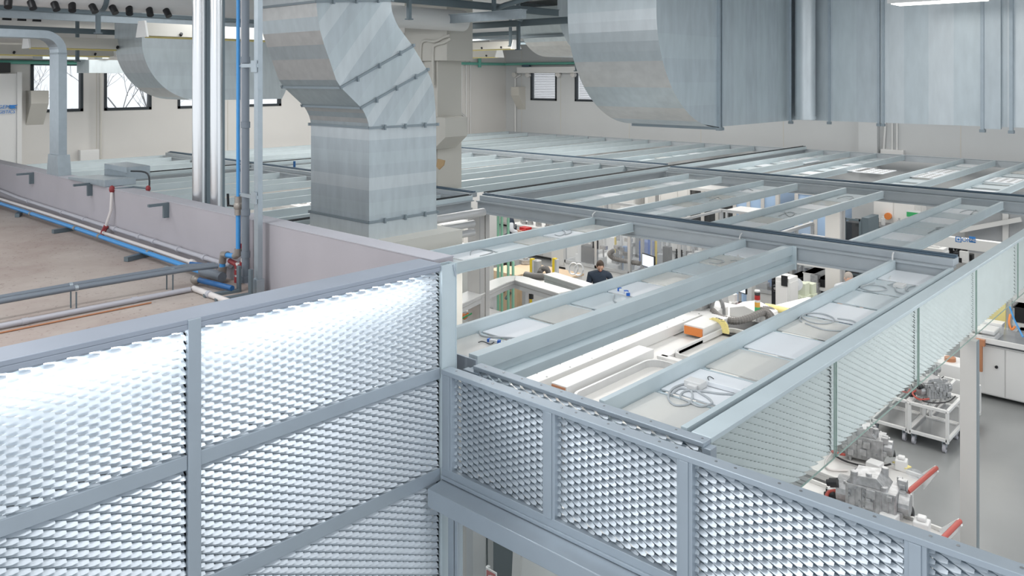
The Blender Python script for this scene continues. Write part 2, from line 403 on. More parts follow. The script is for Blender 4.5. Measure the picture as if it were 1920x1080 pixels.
r_ = tag(b.build('terminal_strip', 'tile_white', bevel=.004), 'long white terminal strip lying across the front tile of the right strip', 'terminal strip')
b = MB(); p = at(1304, 725, TZ+.015); b.box(p.x-.07, p.y-.05, p.z, p.x+.07, p.y+.05, p.z+.05); b.box(p.x-.03, p.y-.08, p.z, p.x+.05, p.y+.08, p.z+.035)
tag(b.build('lamp_driver', 'white_soft', bevel=.006), 'white plug block on the front tile among coiled cables', 'plug block')
cable(pxc([(1331, 716), (1327, 708), (1331, 706), (1338, 710)]), .003, 'thin black wire curling up from the terminal strip', 'cable_dark')
# middle strip
cable(pxc([(899, 620), (903, 629), (925, 632), (950, 633), (967, 634)]), .008, 'grey cable bending across the white tile next to the tall post')
cable(pxc([(1152, 553), (1150, 562), (1158, 568), (1172, 571)]), .007, 'grey cable curving off the white tile with blue plugs')
def plug(px, py, label, s=1):
    r = thing('cable_plug', label, 'plug', at(px, py, TZ+.015), random.uniform(-1, 1))
    b = MB(); b.box(-.05*s, -.018*s, 0, .05*s, .018*s, .03*s); b.build('body', 'tile_white', r, local=True, bevel=.003)
    for x in (-.075, .05): b = MB(); b.box(x*s, -.02*s, 0, (x+.025)*s, .02*s, .034*s); b.build('collar', 'blue', r, local=True)
plug(1168, 548, 'white plug with blue collars at the end of the curved cable', 1.0)
plug(1175, 552, 'second blue-collared plug lying nearest the channel beam', .9)
plug(926, 642, 'blue and white plug with splayed wires on the tile near the tall post', .8)
cable(pxc([(897, 642), (905, 640), (920, 645), (931, 638), (935, 644)]), .004, 'thin wires splayed beside the plug near the tall post', 'cable_dark')
cable(pxc([(1322, 482), (1345, 486), (1358, 490), (1345, 494), (1330, 492)]), .006, 'grey cable looped on the middle strip near the first cross beam')
cable(pxc([(1370, 489), (1380, 488), (1385, 492), (1372, 494)]), .006, 'second small cable ring on the middle strip near the first cross beam')
cable(pxc([(882, 478), (885, 470), (905, 467), (925, 471), (915, 476), (900, 480)]), .006, 'grey cable loop on the third strip close to the post', 'cable_grey')
cable(pxc([(1025, 438), (1040, 431), (1052, 430), (1060, 437), (1050, 442), (1040, 440)]), .006, 'grey cable knot on the third strip close to the cross beam')
cable(pxc([(1062, 432), (1070, 431), (1071, 436), (1060, 440)]), .006, 'small grey cable ring on the third strip close to the cross beam')
for i, pts in enumerate([[(1740, 437), (1760, 428), (1770, 432), (1755, 427), (1780, 426)], [(1800, 398), (1815, 394), (1835, 397), (1820, 402), (1830, 393)], [(1640, 462), (1655, 462), (1662, 467)], [(1460, 405), (1478, 398), (1490, 400), (1480, 406), (1470, 396)], [(1570, 372), (1585, 368), (1600, 370), (1590, 376)], [(1330, 376), (1345, 370), (1352, 374), (1340, 379)], [(1390, 358), (1402, 354), (1412, 357)]]):
    cable(pxc(pts), .006, 'pale cable tangle on the middle bay tiles, %s from the right' % ORD[i], 'cable_grey', 'cable tangles of the middle bay')
# drop leads at the first cross beam
for px, py, dy, lab in [(1112, 410, 28, 'where the third strip meets it'), (1387, 452, 28, 'where the middle strip meets it'), (1672, 490, 32, 'where the right strip meets it')]:
    p = on_v(px, py, 10.49); q = p+Vector((.03, -.05, -.10)); e = at(px-4, py+dy, TZ+.02)
    cable([p+Vector((0, .06, .10)), p+Vector((.02, -.04, .06)), q, e], .009, 'light grey lead dropping from the cross beam %s' % lab, 'white_soft')
# ================================================================== MESH WALLS
def expanded(L, Hh, LWD=.112, SWD=.050, d=.026, op=1.0, bk=.016):
    """architectural expanded metal: staggered leaf-shaped strands, x along, z up, facing -y, lower edges out"""
    b = MB(); hs = SWD/2; n = int(Hh/hs); per = int(L/LWD)+1; th = .0025
    for k in range(n+1):
        zc = k*hs; ph = .5*(k % 2)
        for m in range(-1, per+1):
            sc_ = (m+ph+.25)*LWD
            if sc_+LWD*.5 <= .002 or sc_-LWD*.5 >= L-.002: continue
            fr = []
            for (t, hh, y0) in ((-.58, .002, .014), (-.25, .0105, .004), (.22, .0145, -.012), (.50, .0075, -.022)):
                hh *= op; x = max(0, min(L, sc_+t*LWD)); dd = d*.5*min(1, hh/op/.0145)
                lz, uz = max(0, min(Hh, zc-hh)), max(0, min(Hh, zc+hh))
                fr.append([Vector((x, y0-dd, lz)), Vector((x, y0+dd*.7, uz)), Vector((x, max(bk, y0+dd*.7+.002), uz)), Vector((x, max(bk, y0-dd+.003), lz))])
            base = len(b.v)
            for q in fr: b.v += q
            for i in range(3):
                o0 = base+i*4; o1 = o0+4
                for j in range(4):
                    j2 = (j+1) % 4; b.f.append((o0+j, o0+j2, o1+j2, o1+j)); b.m.append(0)
            b.f.append((base+12, base+13, base+14, base+15)); b.m.append(0)
    return b
EXP_CACHE = {}
def mesh_panel(name, label, loc, rot, L, Hh, mk='mesh_alu', back='backing', backd=.06, group=None, frame=0, glass=False, cat='mesh panel'):
    r = thing(name, label, cat, loc, rot, group)
    key = (round(L, 2), round(Hh, 2), mk, back)
    if key in EXP_CACHE:
        o = bpy.data.objects.new('expanded_mesh', EXP_CACHE[key]); COL.objects.link(o); o.parent = r
    else:
        o = (expanded(L, Hh, op=.74, bk=-1) if back == 'backing_white' else expanded(L, Hh, op=.82, bk=-1) if mk == 'mesh_alu' else expanded(L, Hh, op=.85)).build('expanded_mesh', mk, r, local=True); EXP_CACHE[key] = o.data
    if back:
        b = MB(); b.box(0, backd, 0, L, backd+.01, Hh); b.build('backing_sheet', back, r, local=True)
    if glass:
        b = MB(); b.box(.006, -.060, -.03, L-.006, -.052, Hh+.03); b.build('glass_pane', 'glass', r, local=True)
        b = MB(); b.box(.001, -.060, -.034, L-.001, -.050, -.028); b.box(.001, -.0605, -.034, .007, -.050, Hh+.03); b.box(L-.007, -.0605, -.034, L-.001, -.050, Hh+.03)
        b.build('glass_edge', 'glass_edge', r, local=True)
    return r
UW = -4.66
ROW = [('top row, bright with light behind it', ZT+.03, .43), ]
# ---- left wall (faces +u): panels between posts at v = 2.25..2.33 and 4.23
vp = [(-1.70, .365), (.445, 2.245), (2.328, 4.225)]
rows = [('topmost', ZT+.01, ZT+.465), ('middle', ZT-.75, ZT-.075), ('lower', ZT-1.57, ZT-.845), ('lowest', ZT-2.4, ZT-1.66)]
PARTOP = ZT+.80
rows[0] = ('topmost', ZT+.012, PARTOP-.035)
cols = ['left of the wall posts', 'left of the wall post', 'between the wall post and the corner post']
for ci, (v0, v1) in enumerate(vp):
    if ci == 0: continue
    for ri, (rn, z0, z1) in enumerate(rows):
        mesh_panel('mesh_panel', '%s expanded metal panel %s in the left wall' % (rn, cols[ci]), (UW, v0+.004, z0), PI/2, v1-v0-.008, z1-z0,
                   'mesh_alu', 'backing_white' if ri < 1 else 'backing_mid_shade', .09, 'expanded metal panels of the left wall')
def rail(x0, y0, z0, x1, y1, z1, label, name='rail', cat='rail', mk='frame_alu', group=None):
    b = MB(); b.box(x0, y0, z0, x1, y1, z1); return tag(b.build(name, mk, bevel=.004), label, cat, group)
# posts
rail(-4.72, 2.247, 0.4, -4.615, 2.326, PARTOP-.003, 'flat grey wall post between the two visible columns of mesh panels', 'wall_post', 'post')
rail(-4.72, .367, 0.4, -4.615, .443, PARTOP-.003, 'flat grey wall post at the left margin of the mesh wall', 'wall_post', 'post')
# corner post: upper part rises above the front rail
r = thing('corner_post', 'tall light grey corner post with an open top where both mesh walls meet', 'post', (-4.6, 4.30, 2.0))
b = MB()
for (x0, y0, x1, y1) in ((-4.70, 4.232, -4.61, 4.238), (-4.70, 4.378, -4.61, 4.384), (-4.70, 4.238, -4.694, 4.378), (-4.622, 4.238, -4.616, 4.378)): b.box(x0, y0, 0, x1, y1, PARTOP-.02)
b.build('shaft', 'fin_steel', r)
b = MB(); b.bar((-4.612, 4.35, PARTOP-.03), (-4.605, 4.37, PARTOP-.12), .006, .012); b.build('clip', 'frame_alu', r)
# cap along the top of the left wall
b = MB(); b.box(-4.87, -1.75, PARTOP-.03, -4.625, 4.228, PARTOP); b.box(-4.640, -1.75, PARTOP-.062, -4.625, 4.228, PARTOP-.03)
cap = tag(b.build('coping', 'cap_grey', bevel=.004), 'wide grey metal cap along the top of the left mesh wall', 'cap')
for ri, zz in enumerate((ZT, ZT-.80, ZT-1.62)):
    for ci, (v0, v1) in enumerate(vp):
        if ci == 0: continue
        rail(-4.70, v0, zz-.075 if ri == 0 else zz-.045, -4.625, v1, zz+.012 if ri == 0 else zz+.05, '%s grey rail of the left mesh wall %s' % (['upper', 'middle', 'bottom'][ri], cols[ci]), 'mid_rail', 'rail', 'frame_alu', 'horizontal rails of the left wall')
b = MB(); b.box(-4.86, -1.75, 0.3, -4.80, 4.2, PARTOP-.036)
struct(b.build('wall_terrace', 'wall_grey'))
# ---- front rail wall (faces -v)
VF = 4.245
posts = [-4.555, -3.555, -2.52, -1.255, .05]
MT, MBt = ZT-.035, ZT-.735
pw = .052
for i in range(4):
    u0, u1 = posts[i]+pw, posts[i+1]-pw
    mesh_panel('mesh_panel', 'expanded metal panel of the front railing, %s' % ['first from the corner post', 'second from the corner post', 'third from the corner post, widest in view', 'fourth from the corner post, cut by the frame'][i], (u0, VF+.035, MBt), 0, u1-u0, MT-MBt, 'mesh_alu', 'backing_shade', .05, 'expanded metal panels of the front railing')
r = thing('railing_frame', 'grey aluminium frame of the front railing holding four mesh panels', 'railing frame', (-2.3, VF, ZT-.8))
b = MB(); b.box(-4.61, VF-.025, ZT-.035, .12, VF+.075, ZT); b.build('top_rail', 'frame_alu', r, bevel=.004)
b = MB(); b.box(-4.61, VF-.02, MBt-.085, .12, VF+.07, MBt-.002); b.box(-4.61, VF-.035, MBt-.085, .12, VF-.02, MBt-.06); b.build('bottom_rail', 'frame_alu', r, bevel=.004)
for p in posts:
    b = MB(); b.box(p-pw, VF-.018, MBt-.01, p+pw, VF+.06, ZT-.03); b.box(p-pw*.55, VF-.026, MBt-.01, p+pw*.55, VF-.018, ZT-.035); b.build('upright', 'frame_alu', r, bevel=.003)
for i in range(24): b = MB(); b.cyl((-4.5+.19*i+.07*(i % 2), VF+.03, ZT), (-4.5+.19*i+.07*(i % 2), VF+.03, ZT+.003), .009, 8); b.build('screw', 'steel', r)
# sill ledge in front of the railing
b = MB(); b.prism([(VF-.01, MBt-.09), (VF-.17, MBt-.11), (VF-.17, MBt-.245), (VF+.02, MBt-.245), (VF+.02, MBt-.09)], 'x', -4.60, .15)
tag(b.build('sill_ledge', 'frame_alu', bevel=.006), 'deep grey metal sill ledge projecting below the front railing', 'sill')
# glazing under the sill
b = MB(); b.box(-4.56, VF+.0, .3, -4.50, VF+.06, MBt-.24); b.box(-4.49, VF+.0, .3, -4.46, VF+.06, MBt-.24)
tag(b.build('glazing_frame', 'frame_alu', bevel=.003), 'grey glazing frame below the sill at the corner', 'frame')
b = MB(); b.box(-4.45, VF+.02, 0, .1, VF+.03, MBt-.24); tag(b.build('glass_screen', 'glass'), 'large clear glass pane below the front sill', 'glass pane')
# ---- back rail (second wall, facing the camera over the first)
VB = 4.46
r = thing('railing_frame', 'second grey railing frame just behind the front railing', 'railing frame', (-3.5, VB, ZT-.8))
b = MB(); b.box(-4.49, VB-.02, ZT-.03, -2.515, VB+.07, ZT); b.build('top_rail', 'frame_alu', r, bevel=.004)
for p in (-4.46, -2.50): b = MB(); b.box(p-.03, VB-.015, ZT-.8, p+.03, VB+.06, ZT-.03); b.build('upright', 'frame_alu', r, bevel=.003)
for i in range(11): b = MB(); b.cyl((-4.4+.185*i, VB+.03, ZT), (-4.4+.185*i, VB+.03, ZT+.003), .008, 8); b.build('screw', 'steel', r)
mesh_panel('mesh_panel', 'expanded metal panel hidden behind the front railing, seen only along its top', (-4.43, VB+.01, ZT-.75), 0, 1.90, .715, 'mesh_alu', None, .05, 'expanded metal panels of the front railing')
b = MB(); b.box(-4.60, VB+.02, ZT-.20, -4.50, 4.63, ZT-.06); b.box(-4.60, 4.44, ZT-.06, -4.44, 4.50, ZT-.05)
tag(b.build('corner_bracket', 'frame_alu', bevel=.003), 'small grey bracket joining the rear railing to the channel beam', 'bracket')
b = MB(); b.box(-5.31, 4.58, ZT-.20, -4.60, 4.60, ZT-.02); tag(b.build('end_plate', 'frame_alu'), 'dark blue-grey end plate closing the middle tile strip', 'plate')
# ---- right wall (glass-fronted mesh, faces +u)
UR = -2.58
joints = [4.47, 6.51, 8.596, 10.75, 12.909, 15.06]
for i in range(5):
    v0, v1 = joints[i], joints[i+1]
    mesh_panel('mesh_panel', 'glass-fronted pale mesh panel of the right wall, %s from the near corner' % ORD[i], (UR, v0+.02, ZT-.76), PI/2, v1-v0-.03, .72, 'mesh_pale', 'backing_shade', .035, 'glass-fronted mesh panels', glass=True)
b = MB(); b.box(-2.655, 4.535, ZT-.035, -2.515, 15.1, ZT+.0)
tag(b.build('coping', 'fin_steel', bevel=.004), 'long pale metal cap along the top of the glass-fronted mesh wall', 'cap')
b = MB(); b.box(-2.70, 4.5, ZT-.11, -2.656, 10.5, ZT-.07); tag(b.build('gap_shade_strip', 'tray_dark'), 'dark strip standing in for shade in the narrow gap beside the glass-fronted mesh wall', 'shade strip')  # dark colour paints the shade inside the open gap
# ================================================================== TERRACE, PARAPET, WALLS, CEILING
TF = 3.55
b = MB(); b.box(-26, -3, TF-.25, -4.86, 4.25, TF); struct(b.build('floor_terrace', 'terrace'))
b = MB(); b.box(-26, 4.25, TF-.6, -4.72, 4.45, PARTOP); struct(b.build('wall_parapet', 'parapet'))
b = MB(); b.box(-26, 4.245, PARTOP, -4.72, 4.455, PARTOP+.008); struct(b.build('trim_1', 'parapet_cap'))
b = MB(); b.box(-40, 2, -.1, 12, 40, 0); struct(b.build('floor', 'hall_floor'))
b = MB(); b.box(-70, -20, -.6, 40, 90, -.5); struct(b.build('ground', 'snow_ground'))
UWL = -23.9; ZC = 7.3
WB, WT = 4.70, 6.02     # window sill / head
def holed_wall_u(u, v0, v1, z1, holes, th=.25):
    b = MB(); last = v0
    for (a, c) in holes:
        b.box(u-th, last, 0, u, a, z1); b.box(u-th, a, 0, u, c, WB); b.box(u-th, a, WT, u, c, z1); last = c
    b.box(u-th, last, 0, u, v1, z1); return b
wl = [(7.35, 8.65), (9.2, 10.52), (11.3, 12.4), (13.5, 14.78), (15.55, 16.85), (20.95, 22.25)]
struct(holed_wall_u(UWL, 2.0, 25.6, ZC, wl).build('wall_left', 'wall_cream'))
VW = 25.6
wf = []
def fx(px): return on_v(px, 160, VW).x
wf = [(fx(995), fx(1044)), (fx(1078), fx(1128)), (fx(1160), fx(1210)), (fx(1240), fx(1290))]
b = MB(); last = UWL
for (a, c) in wf[:2]:
    b.box(last, VW, 0, a, VW+.25, ZC); b.box(a, VW, 0, c, VW+.25, WB); b.box(a, VW, WT, c, VW+.25, ZC); last = c
b.box(last, VW, 0, 8, VW+.25, ZC); struct(b.build('wall_far', 'wall_grey'))
WN = [0]
def window(axis, a, c, blind=False):
    WN[0] += 1
    r = bpy.data.objects.new('window_%d' % WN[0], None); COL.objects.link(r); r['kind'] = 'structure'
    f = .075; b = MB(); g = MB(); s = MB()
    if axis == 'u':
        r.location = (UWL-.1, (a+c)/2, WB); X0, X1 = UWL-.12, UWL+.02
        for bx in ((a, WB, c, WB+f), (a, WT-f, c, WT), (a, WB, a+f, WT), (c-f, WB, c, WT)): b.box(X0, bx[0], bx[1], X1, bx[2], bx[3])
        g.box(UWL-.10, a+f, WB+f, UWL-.09, c-f, WT-f)
        if blind:
            for i in range(17): s.box(UWL-.085, a+f, WB+f+.068*i, UWL-.045, c-f-.14, WB+f+.068*i+.052)
    else:
        r.location = ((a+c)/2, VW+.1, WB); Y0, Y1 = VW-.02, VW+.12
        for bx in ((a, WB, c, WB+f), (a, WT-f, c, WT), (a, WB, a+f, WT), (c-f, WB, c, WT)): b.box(bx[0], Y0, bx[1], bx[2], Y1, bx[3])
        g.box(a+f, VW+.09, WB+f, c-f, VW+.10, WT-f)
        for i in range(17): s.box(a+f+.1, VW+.045, WB+f+.068*i, c-f, VW+.085, WB+f+.068*i+.052)
    b.build('window_frame', 'win_frame', r); g.build('pane', 'win_glass', r)
    if s.v: s.build('blind', 'blind', r)
for i, (a, c) in enumerate(wl): window('u', a, c, i == 5)
for (a, c) in wf[:2]: window('v', a, c, True)
# panel joints and wall furniture
b = MB()
for v in (9.0, 12.9, 16.9, 19.2): b.box(UWL, v-.012, 2.5, UWL+.006, v+.012, ZC)
for u in (-23.0, -20.9, -17.6, -14.6, -11.6, -6.4, -3.4): b.box(u-.01, VW-.006, 2.5, u+.01, VW, ZC)
struct(b.build('trim_2', 'wall_beige'))
# pilaster on far wall, conduits
p0, p1 = on_v(1615, 230, VW), on_v(1650, 230, VW)
b = MB(); b.box(p0.x, VW-.25, 2.8, p1.x, VW, ZC); struct(b.build('column_far_wall', 'wall_grey'))
for i, px in enumerate((1656, 1673, 1682)):
    q = on_v(px, 230, VW-.06); bb = MB(); bb.tube([(q.x, VW-.06, 3.3), (q.x+(.06 if i == 0 else 0), VW-.06, 4.2), (q.x, VW-.06, 5.6)], .035 if i == 0 else .025, 8)
    tag(bb.build('conduit', 'white_soft', smooth=True), 'white conduit right of the far pilaster, %s from it' % ORD[i], 'conduit', 'conduits on the far wall')
q = on_v(1675, 287, VW-.1); b = MB(); b.box(q.x-.35, VW-.16, q.z-.1, q.x+.3, VW, q.z+.1); tag(b.build('socket_box', 'white_paint', bevel=.01), 'low white socket box on the far wall right of the pilaster', 'socket box')
for i, v in enumerate((22.55, 22.75, 22.95, 23.2, 23.45)):
    b = MB(); zz = 4.35-.06*i
    b.tube([(UWL+.05, v, 6.3), (UWL+.05, v, zz), (UWL+.05, v+.35, zz-.22), (UWL+.05, v+.35, 3.3)] if i < 3 else [(UWL+.05, v, 6.3), (UWL+.05, v, 3.3)], .035 if i < 2 else .022, 8)
    tag(b.build('conduit', 'white_soft', smooth=True), 'pale wall conduit by the corner window, %s from the window' % ORD[i], 'conduit', 'conduits by the corner window')
b = MB(); b.box(UWL, 21.95, 2.6, UWL+.05, 22.9, 4.15); b.box(UWL-.2, 22.02, 2.6, UWL-.19, 22.83, 4.08); o = struct(b.build('door_1', 'win_frame'))
def hopper(o0, label, lx, ly, lz, s=1, mk='wall_beige'):
    b = MB(); b.prism([(0, 0), (.42*s, 0), (.42*s, -.35*s), (0, -.95*s)], 'x', -.22*s, .22*s)
    r = b.build('wall_hopper', mk, local=True); r.location = (lx, ly, lz); return tag(r, label, 'wall box')
h = hopper(0, 'beige wedge-shaped wall box in the far corner by the conduits', 0, 0, 0); h.location = (-23.0, VW, 5.25); h.rotation_euler = (0, 0, PI)
h = hopper(0, 'beige wedge-shaped wall box covering a corner of the first window', 0, 0, 0, .95); h.location = (UWL, 7.45, 5.28); h.rotation_euler = (0, 0, -PI/2)
# white roller door / sign panel at far left with blue lettering
b = MB(); b.box(UWL+.02, 4.5, 0, UWL+.26, 7.02, 5.72)
for i in range(12): b.box(UWL+.26, 4.5, .6+.43*i, UWL+.264, 6.95, .608+.43*i)
b.box(UWL+.26, 6.95, 0, UWL+.30, 7.06, 5.76)
sp = tag(b.build('sign_panel', 'white_paint'), 'white slatted panel at the far left with blue lettering', 'sign panel')
def text3d(body, size, loc, rot, mk, parent, name='lettering', ext=.004, shear=0.0, align='LEFT', fit=None):
    c = bpy.data.curves.new(name, 'FONT'); c.body = body; c.size = size; c.extrude = ext; c.shear = shear; c.align_x = align
    t = bpy.data.objects.new(name, c); COL.objects.link(t); bpy.context.view_layer.update()
    me = bpy.data.meshes.new_from_object(t.evaluated_get(bpy.context.evaluated_depsgraph_get())); bpy.data.objects.remove(t)
    me.materials.clear(); me.materials.append(M[mk]); o = bpy.data.objects.new(name, me); COL.objects.link(o)
    o.parent = parent; o.location = Vector(loc)-WL(parent); o.rotation_euler = rot
    if fit: xs = [v.co.x for v in me.vertices]; o.scale.x = fit/(max(xs)-min(xs))
    return o
sgn = lambda px, py: on_u(px, py, UWL+.31)
text3d('GEM', .135, sgn(-5, 204), (PI/2, 0, PI/2), 'text_blue', sp, shear=.25, fit=(sgn(18, 204)-sgn(-5, 204)).length)
text3d('LOGISTICS', .125, sgn(-16, 213.5), (PI/2, 0, PI/2), 'text_blue', sp, shear=.25, fit=(sgn(28, 213)-sgn(-16, 213)).length)
pA, pB, pC, pD, pE = sgn(19, 197), sgn(34, 196.5), sgn(27, 200), sgn(32, 203), sgn(19, 204)
b = MB(); b.prism([(p.y, p.z) for p in (pA, pB, pC, pD, pE)], 'x', UWL+.305, UWL+.315); b.build('arrow_mark', 'text_blue', sp)
# curb and bulkhead near duct
b = MB(); b.box(-10.2, 6.35, 0, -8.28, 7.98, TF-.055); tag(b.build('duct_curb', 'curb'), 'low cream curb box under the standing duct', 'curb')
# cream pillar behind the duct with a wedge-shaped box at its foot
xr = on_v(817, 150, 10.9).x; xq = on_v(848, 240, 10.9).x; zq = lambda py: on_v(840, py, 10.9).z
b = MB(); b.box(xr-1.0, 10.95, 3.3, xr, 11.6, ZC); b.box(xr-.9, 10.90, 5.95, on_v(838, 80, 10.9).x, 11.6, ZC); struct(b.build('column_cream', 'wall_beige'))
b = MB(); b.prism([(xr-.4, zq(220)), (xq, zq(220)), (xq, zq(256)), (on_v(826, 280, 10.9).x, zq(280)), (xr-.4, zq(290))], 'y', 10.72, 11.3); tag(b.build('pillar_box', 'wall_beige'), 'cream wedge-shaped box at the foot of the cream pillar', 'wall box')
b = MB(); y0 = 10.66; pts = [on_v(x, y, y0) for x, y in ((820, 298), (833, 301), (831, 310), (823, 318), (818, 312))]; b.prism([(p.x, p.z) for p in pts], 'y', y0, y0+.03); tag(b.build('cardboard_scrap', 'cardboard'), 'torn cardboard scrap beside the standing duct below the cream pillar', 'cardboard')
# ceiling
b = MB(); b.box(-30, -6, ZC, 10, 27, ZC+.15); struct(b.build('ceiling', 'deck_white'))
# ================================================================== BIG DUCTS
GS = ['galv_a', 'galv_b', 'galv_c', 'galv_warm']
def sheet_strip(b, pa, pb, x0, x1, mi):
    b.mi = mi; b.quad((x0, *pa), (x1, *pa), (x1, *pb), (x0, *pb))
# ---- duct 1: standing S-shaped duct
UA, UB = -9.92, -8.6
near = [(6.612, TF-.06), (6.612, 4.957), (6.60, 5.02), (6.577, 5.082), (6.54, 5.15), (6.492, 5.216), (6.178, 5.479), (6.10, 5.58), (5.994, 5.845), (5.92, 6.02), (5.862, 6.19), (5.828, 6.36), (5.808, 6.54), (5.80, 7.3)]
farp = [(7.782, TF-.06), (7.782, 4.957), (7.765, 5.22), (7.732, 5.466), (7.68, 5.60), (7.604, 5.726), (7.343, 6.051), (7.22, 6.17), (7.101, 6.294), (7.05, 6.37), (7.0, 6.467), (6.98, 6.55), (6.973, 6.642), (6.965, 7.3)]
d1 = thing('air_duct', 'tall galvanised duct standing behind the parapet with an S-bend', 'air duct', (-9.26, 7.2, TF-.06))
def sections(b, n0, n1, nb, mats):
    """split near[n0..n1], far[n0..n1] into nb bands, alternate tints"""
    def samp(path, t):
        seg = path[n0:n1+1]; L = [0]
        for i in range(len(seg)-1): L.append(L[-1]+math.dist(seg[i], seg[i+1]))
        d = t*L[-1]
        for i in range(len(seg)-1):
            if d <= L[i+1]+1e-9:
                f = (d-L[i])/max(1e-9, L[i+1]-L[i]); return (seg[i][0]+(seg[i+1][0]-seg[i][0])*f, seg[i][1]+(seg[i+1][1]-seg[i][1])*f)
        return seg[-1]
    for k in range(nb):
        a, c = k/nb, (k+1)/nb; na, nc, fa, fc = samp(near, a), samp(near, c), samp(farp, a), samp(farp, c)
        b.mi = mats[k % len(mats)]
        b.quad((UA, *na), (UB, *na), (UB, *nc), (UA, *nc)); b.quad((UA, *fa), (UA, *fc), (UB, *fc), (UB, *fa))
        b.quad((UA, *na), (UA, *nc), (UA, *fc), (UA, *fa))
        b.quad((UB, *na), (UB, *fa), (UB, *fc), (UB, *nc))
b = MB(); sections(b, 0, 1, 9, [0, 1, 2, 1]); b.build('lower_section', GS, d1)
# elbows with diagonal bands on the side face
def elbow(n0, n1, nb, name):
    b = MB()
    segn, segf = near[n0:n1+1], farp[n0:n1+1]
    for i in range(len(segn)-1):
        na, nc, fa, fc = segn[i], segn[i+1], segf[i], segf[i+1]
        b.mi = 3 if i % 2 else 2
        b.quad((UA, *na), (UB, *na), (UB, *nc), (UA, *nc)); b.quad((UA, *fa), (UA, *fc), (UB, *fc), (UB, *fa)); b.mi = 1
        b.quad((UA, *na), (UA, *nc), (UA, *fc), (UA, *fa))
    poly = [Vector(p) for p in segn]+[Vector(p) for p in reversed(segf)]
    # cut the side polygon into diagonal bands
    dirv = Vector((.64, .77)); nrm = Vector((-.77, .64))
    ds = [p.dot(nrm) for p in poly]; lo, hi = min(ds), max(ds)
    def clip(pl, d, keep):
        out = []
        for i in range(len(pl)):
            p, q = pl[i], pl[(i+1) % len(pl)]; a, c = (p.dot(nrm)-d)*keep, (q.dot(nrm)-d)*keep
            if a >= 0: out.append(p)
            if (a > 0 and c < 0) or (a < 0 and c > 0): out.append(p+(q-p)*(a/(a-c)))
        return out
    for k in range(nb):
        a, c = lo+(hi-lo)*k/nb, lo+(hi-lo)*(k+1)/nb
        pl = clip(clip(poly, a, 1), c, -1)
        if len(pl) < 3: continue
        n = len(b.v); b.v += [Vector((UB, p.x, p.y)) for p in pl]; b.f.append(tuple(range(n, n+len(pl)))); b.m.append([0, 2, 1][k % 3])
    return b.build(name, GS, d1)
elbow(1, 5, 8, 'lower_elbow'); elbow(5, 6, 3, 'sloping_section'); elbow(6, 12, 8, 'upper_elbow')
b = MB(); sections(b, 12, 13, 4, [0, 2]); b.build('upper_section', GS, d1)
def collar(i, name='flange', dz=0):
    n, f = near[i], farp[i]; b = MB(); o = .03
    b.bar((UA-o, n[0]-.012, n[1]+dz), (UB+o, n[0]-.012, n[1]+dz), .022, .03); b.bar((UB+.012, n[0]-o, n[1]+dz), (UB+.012, f[0]+o, f[1]+dz), .022, .03)
    b.bar((UA-o, f[0]+.012, f[1]+dz), (UB+o, f[0]+.012, f[1]+dz), .035, .04); b.bar((UA-.012, n[0]-o, n[1]+dz), (UA-.012, f[0]+o, f[1]+dz), .035, .04)
    for t in (.2, .5, .8):
        b.box(UB+.02, n[0]+(f[0]-n[0])*t-.012, n[1]+(f[1]-n[1])*t-.035+dz, UB+.05, n[0]+(f[0]-n[0])*t+.012, n[1]+(f[1]-n[1])*t+.035+dz)
    b.build(name, 'flange', d1)
for i in (1, 5, 6, 12): collar(i)
collar(0, dz=.24)
b = MB(); b.box(UA-.01, 6.60, TF-.06, UB+.01, 7.79, TF+.16); b.build('base_collar', 'galv_a', d1)
# ---- duct 2: plenum with a rounded end, running back then turning right
U2A, U2B, ZB = -6.82, -5.45, 4.95
d2 = thing('air_duct', 'large galvanised duct with a rounded end hanging over the fin roof', 'air duct', (-5, 11, ZB))
arc = [(8.5, ZC)]+[(10.0-1.5*math.cos(t), 6.45-1.5*math.sin(t)) for t in [PI/2*i/18 for i in range(19)]]
b = MB()
for i in range(len(arc)-1):
    b.mi = [0, 2, 3, 2, 3, 1][(i//3) % 6] if i else 2
    b.quad((U2A, *arc[i]), (U2B, *arc[i]), (U2B, *arc[i+1]), (U2A, *arc[i+1]))
b.build('rounded_end', GS, d2, smooth=True)
b = MB(); b2 = MB()
bands = [ZB, 5.25, 5.55, 5.85, 6.15, 6.45, 6.8, ZC]
for k in range(len(bands)-1):
    z0, z1 = bands[k], bands[k+1]; b.mi = [1, 2, 1, 2, 1, 1, 2][k]
    pts0 = []
    ya = lambda z: 10.0-math.sqrt(max(0, 1.5**2-(6.45-z)**2)) if z < 6.45 else 8.5
    zs = [z0+(z1-z0)*j/6 for j in range(7)]
    for j in range(6):
        b.quad((U2B, ya(zs[j]), zs[j]), (U2B, 10.02, zs[j]), (U2B, 10.02, zs[j+1]), (U2B, ya(zs[j+1]), zs[j+1]))
    b2.mi = b.mi
    for j in range(6):
        b2.quad((U2A, ya(zs[j]), zs[j]), (U2A, ya(zs[j+1]), zs[j+1]), (U2A, 10.02, zs[j+1]), (U2A, 10.02, zs[j]))
b.build('end_cheek', GS, d2); b2.build('end_cheek', GS, d2)
b = MB(); vs = [10.02, 10.45, 10.8, 11.15, 11.5, 11.85, 12.2, 12.55]
for k in range(7):
    b.mi = [1, 2, 1, 2, 1, 2, 1][k]; b.quad((U2B, vs[k], ZB), (U2B, vs[k+1], ZB), (U2B, vs[k+1], ZC), (U2B, vs[k], ZC))
    b.quad((U2A, vs[k], ZB), (U2A, vs[k], ZC), (U2A, vs[k+1], ZC), (U2A, vs[k+1], ZB)); b.quad((U2A, vs[k], ZB), (U2A, vs[k+1], ZB), (U2B, vs[k+1], ZB), (U2B, vs[k], ZB))
b.build('lengthwise_run', GS, d2)
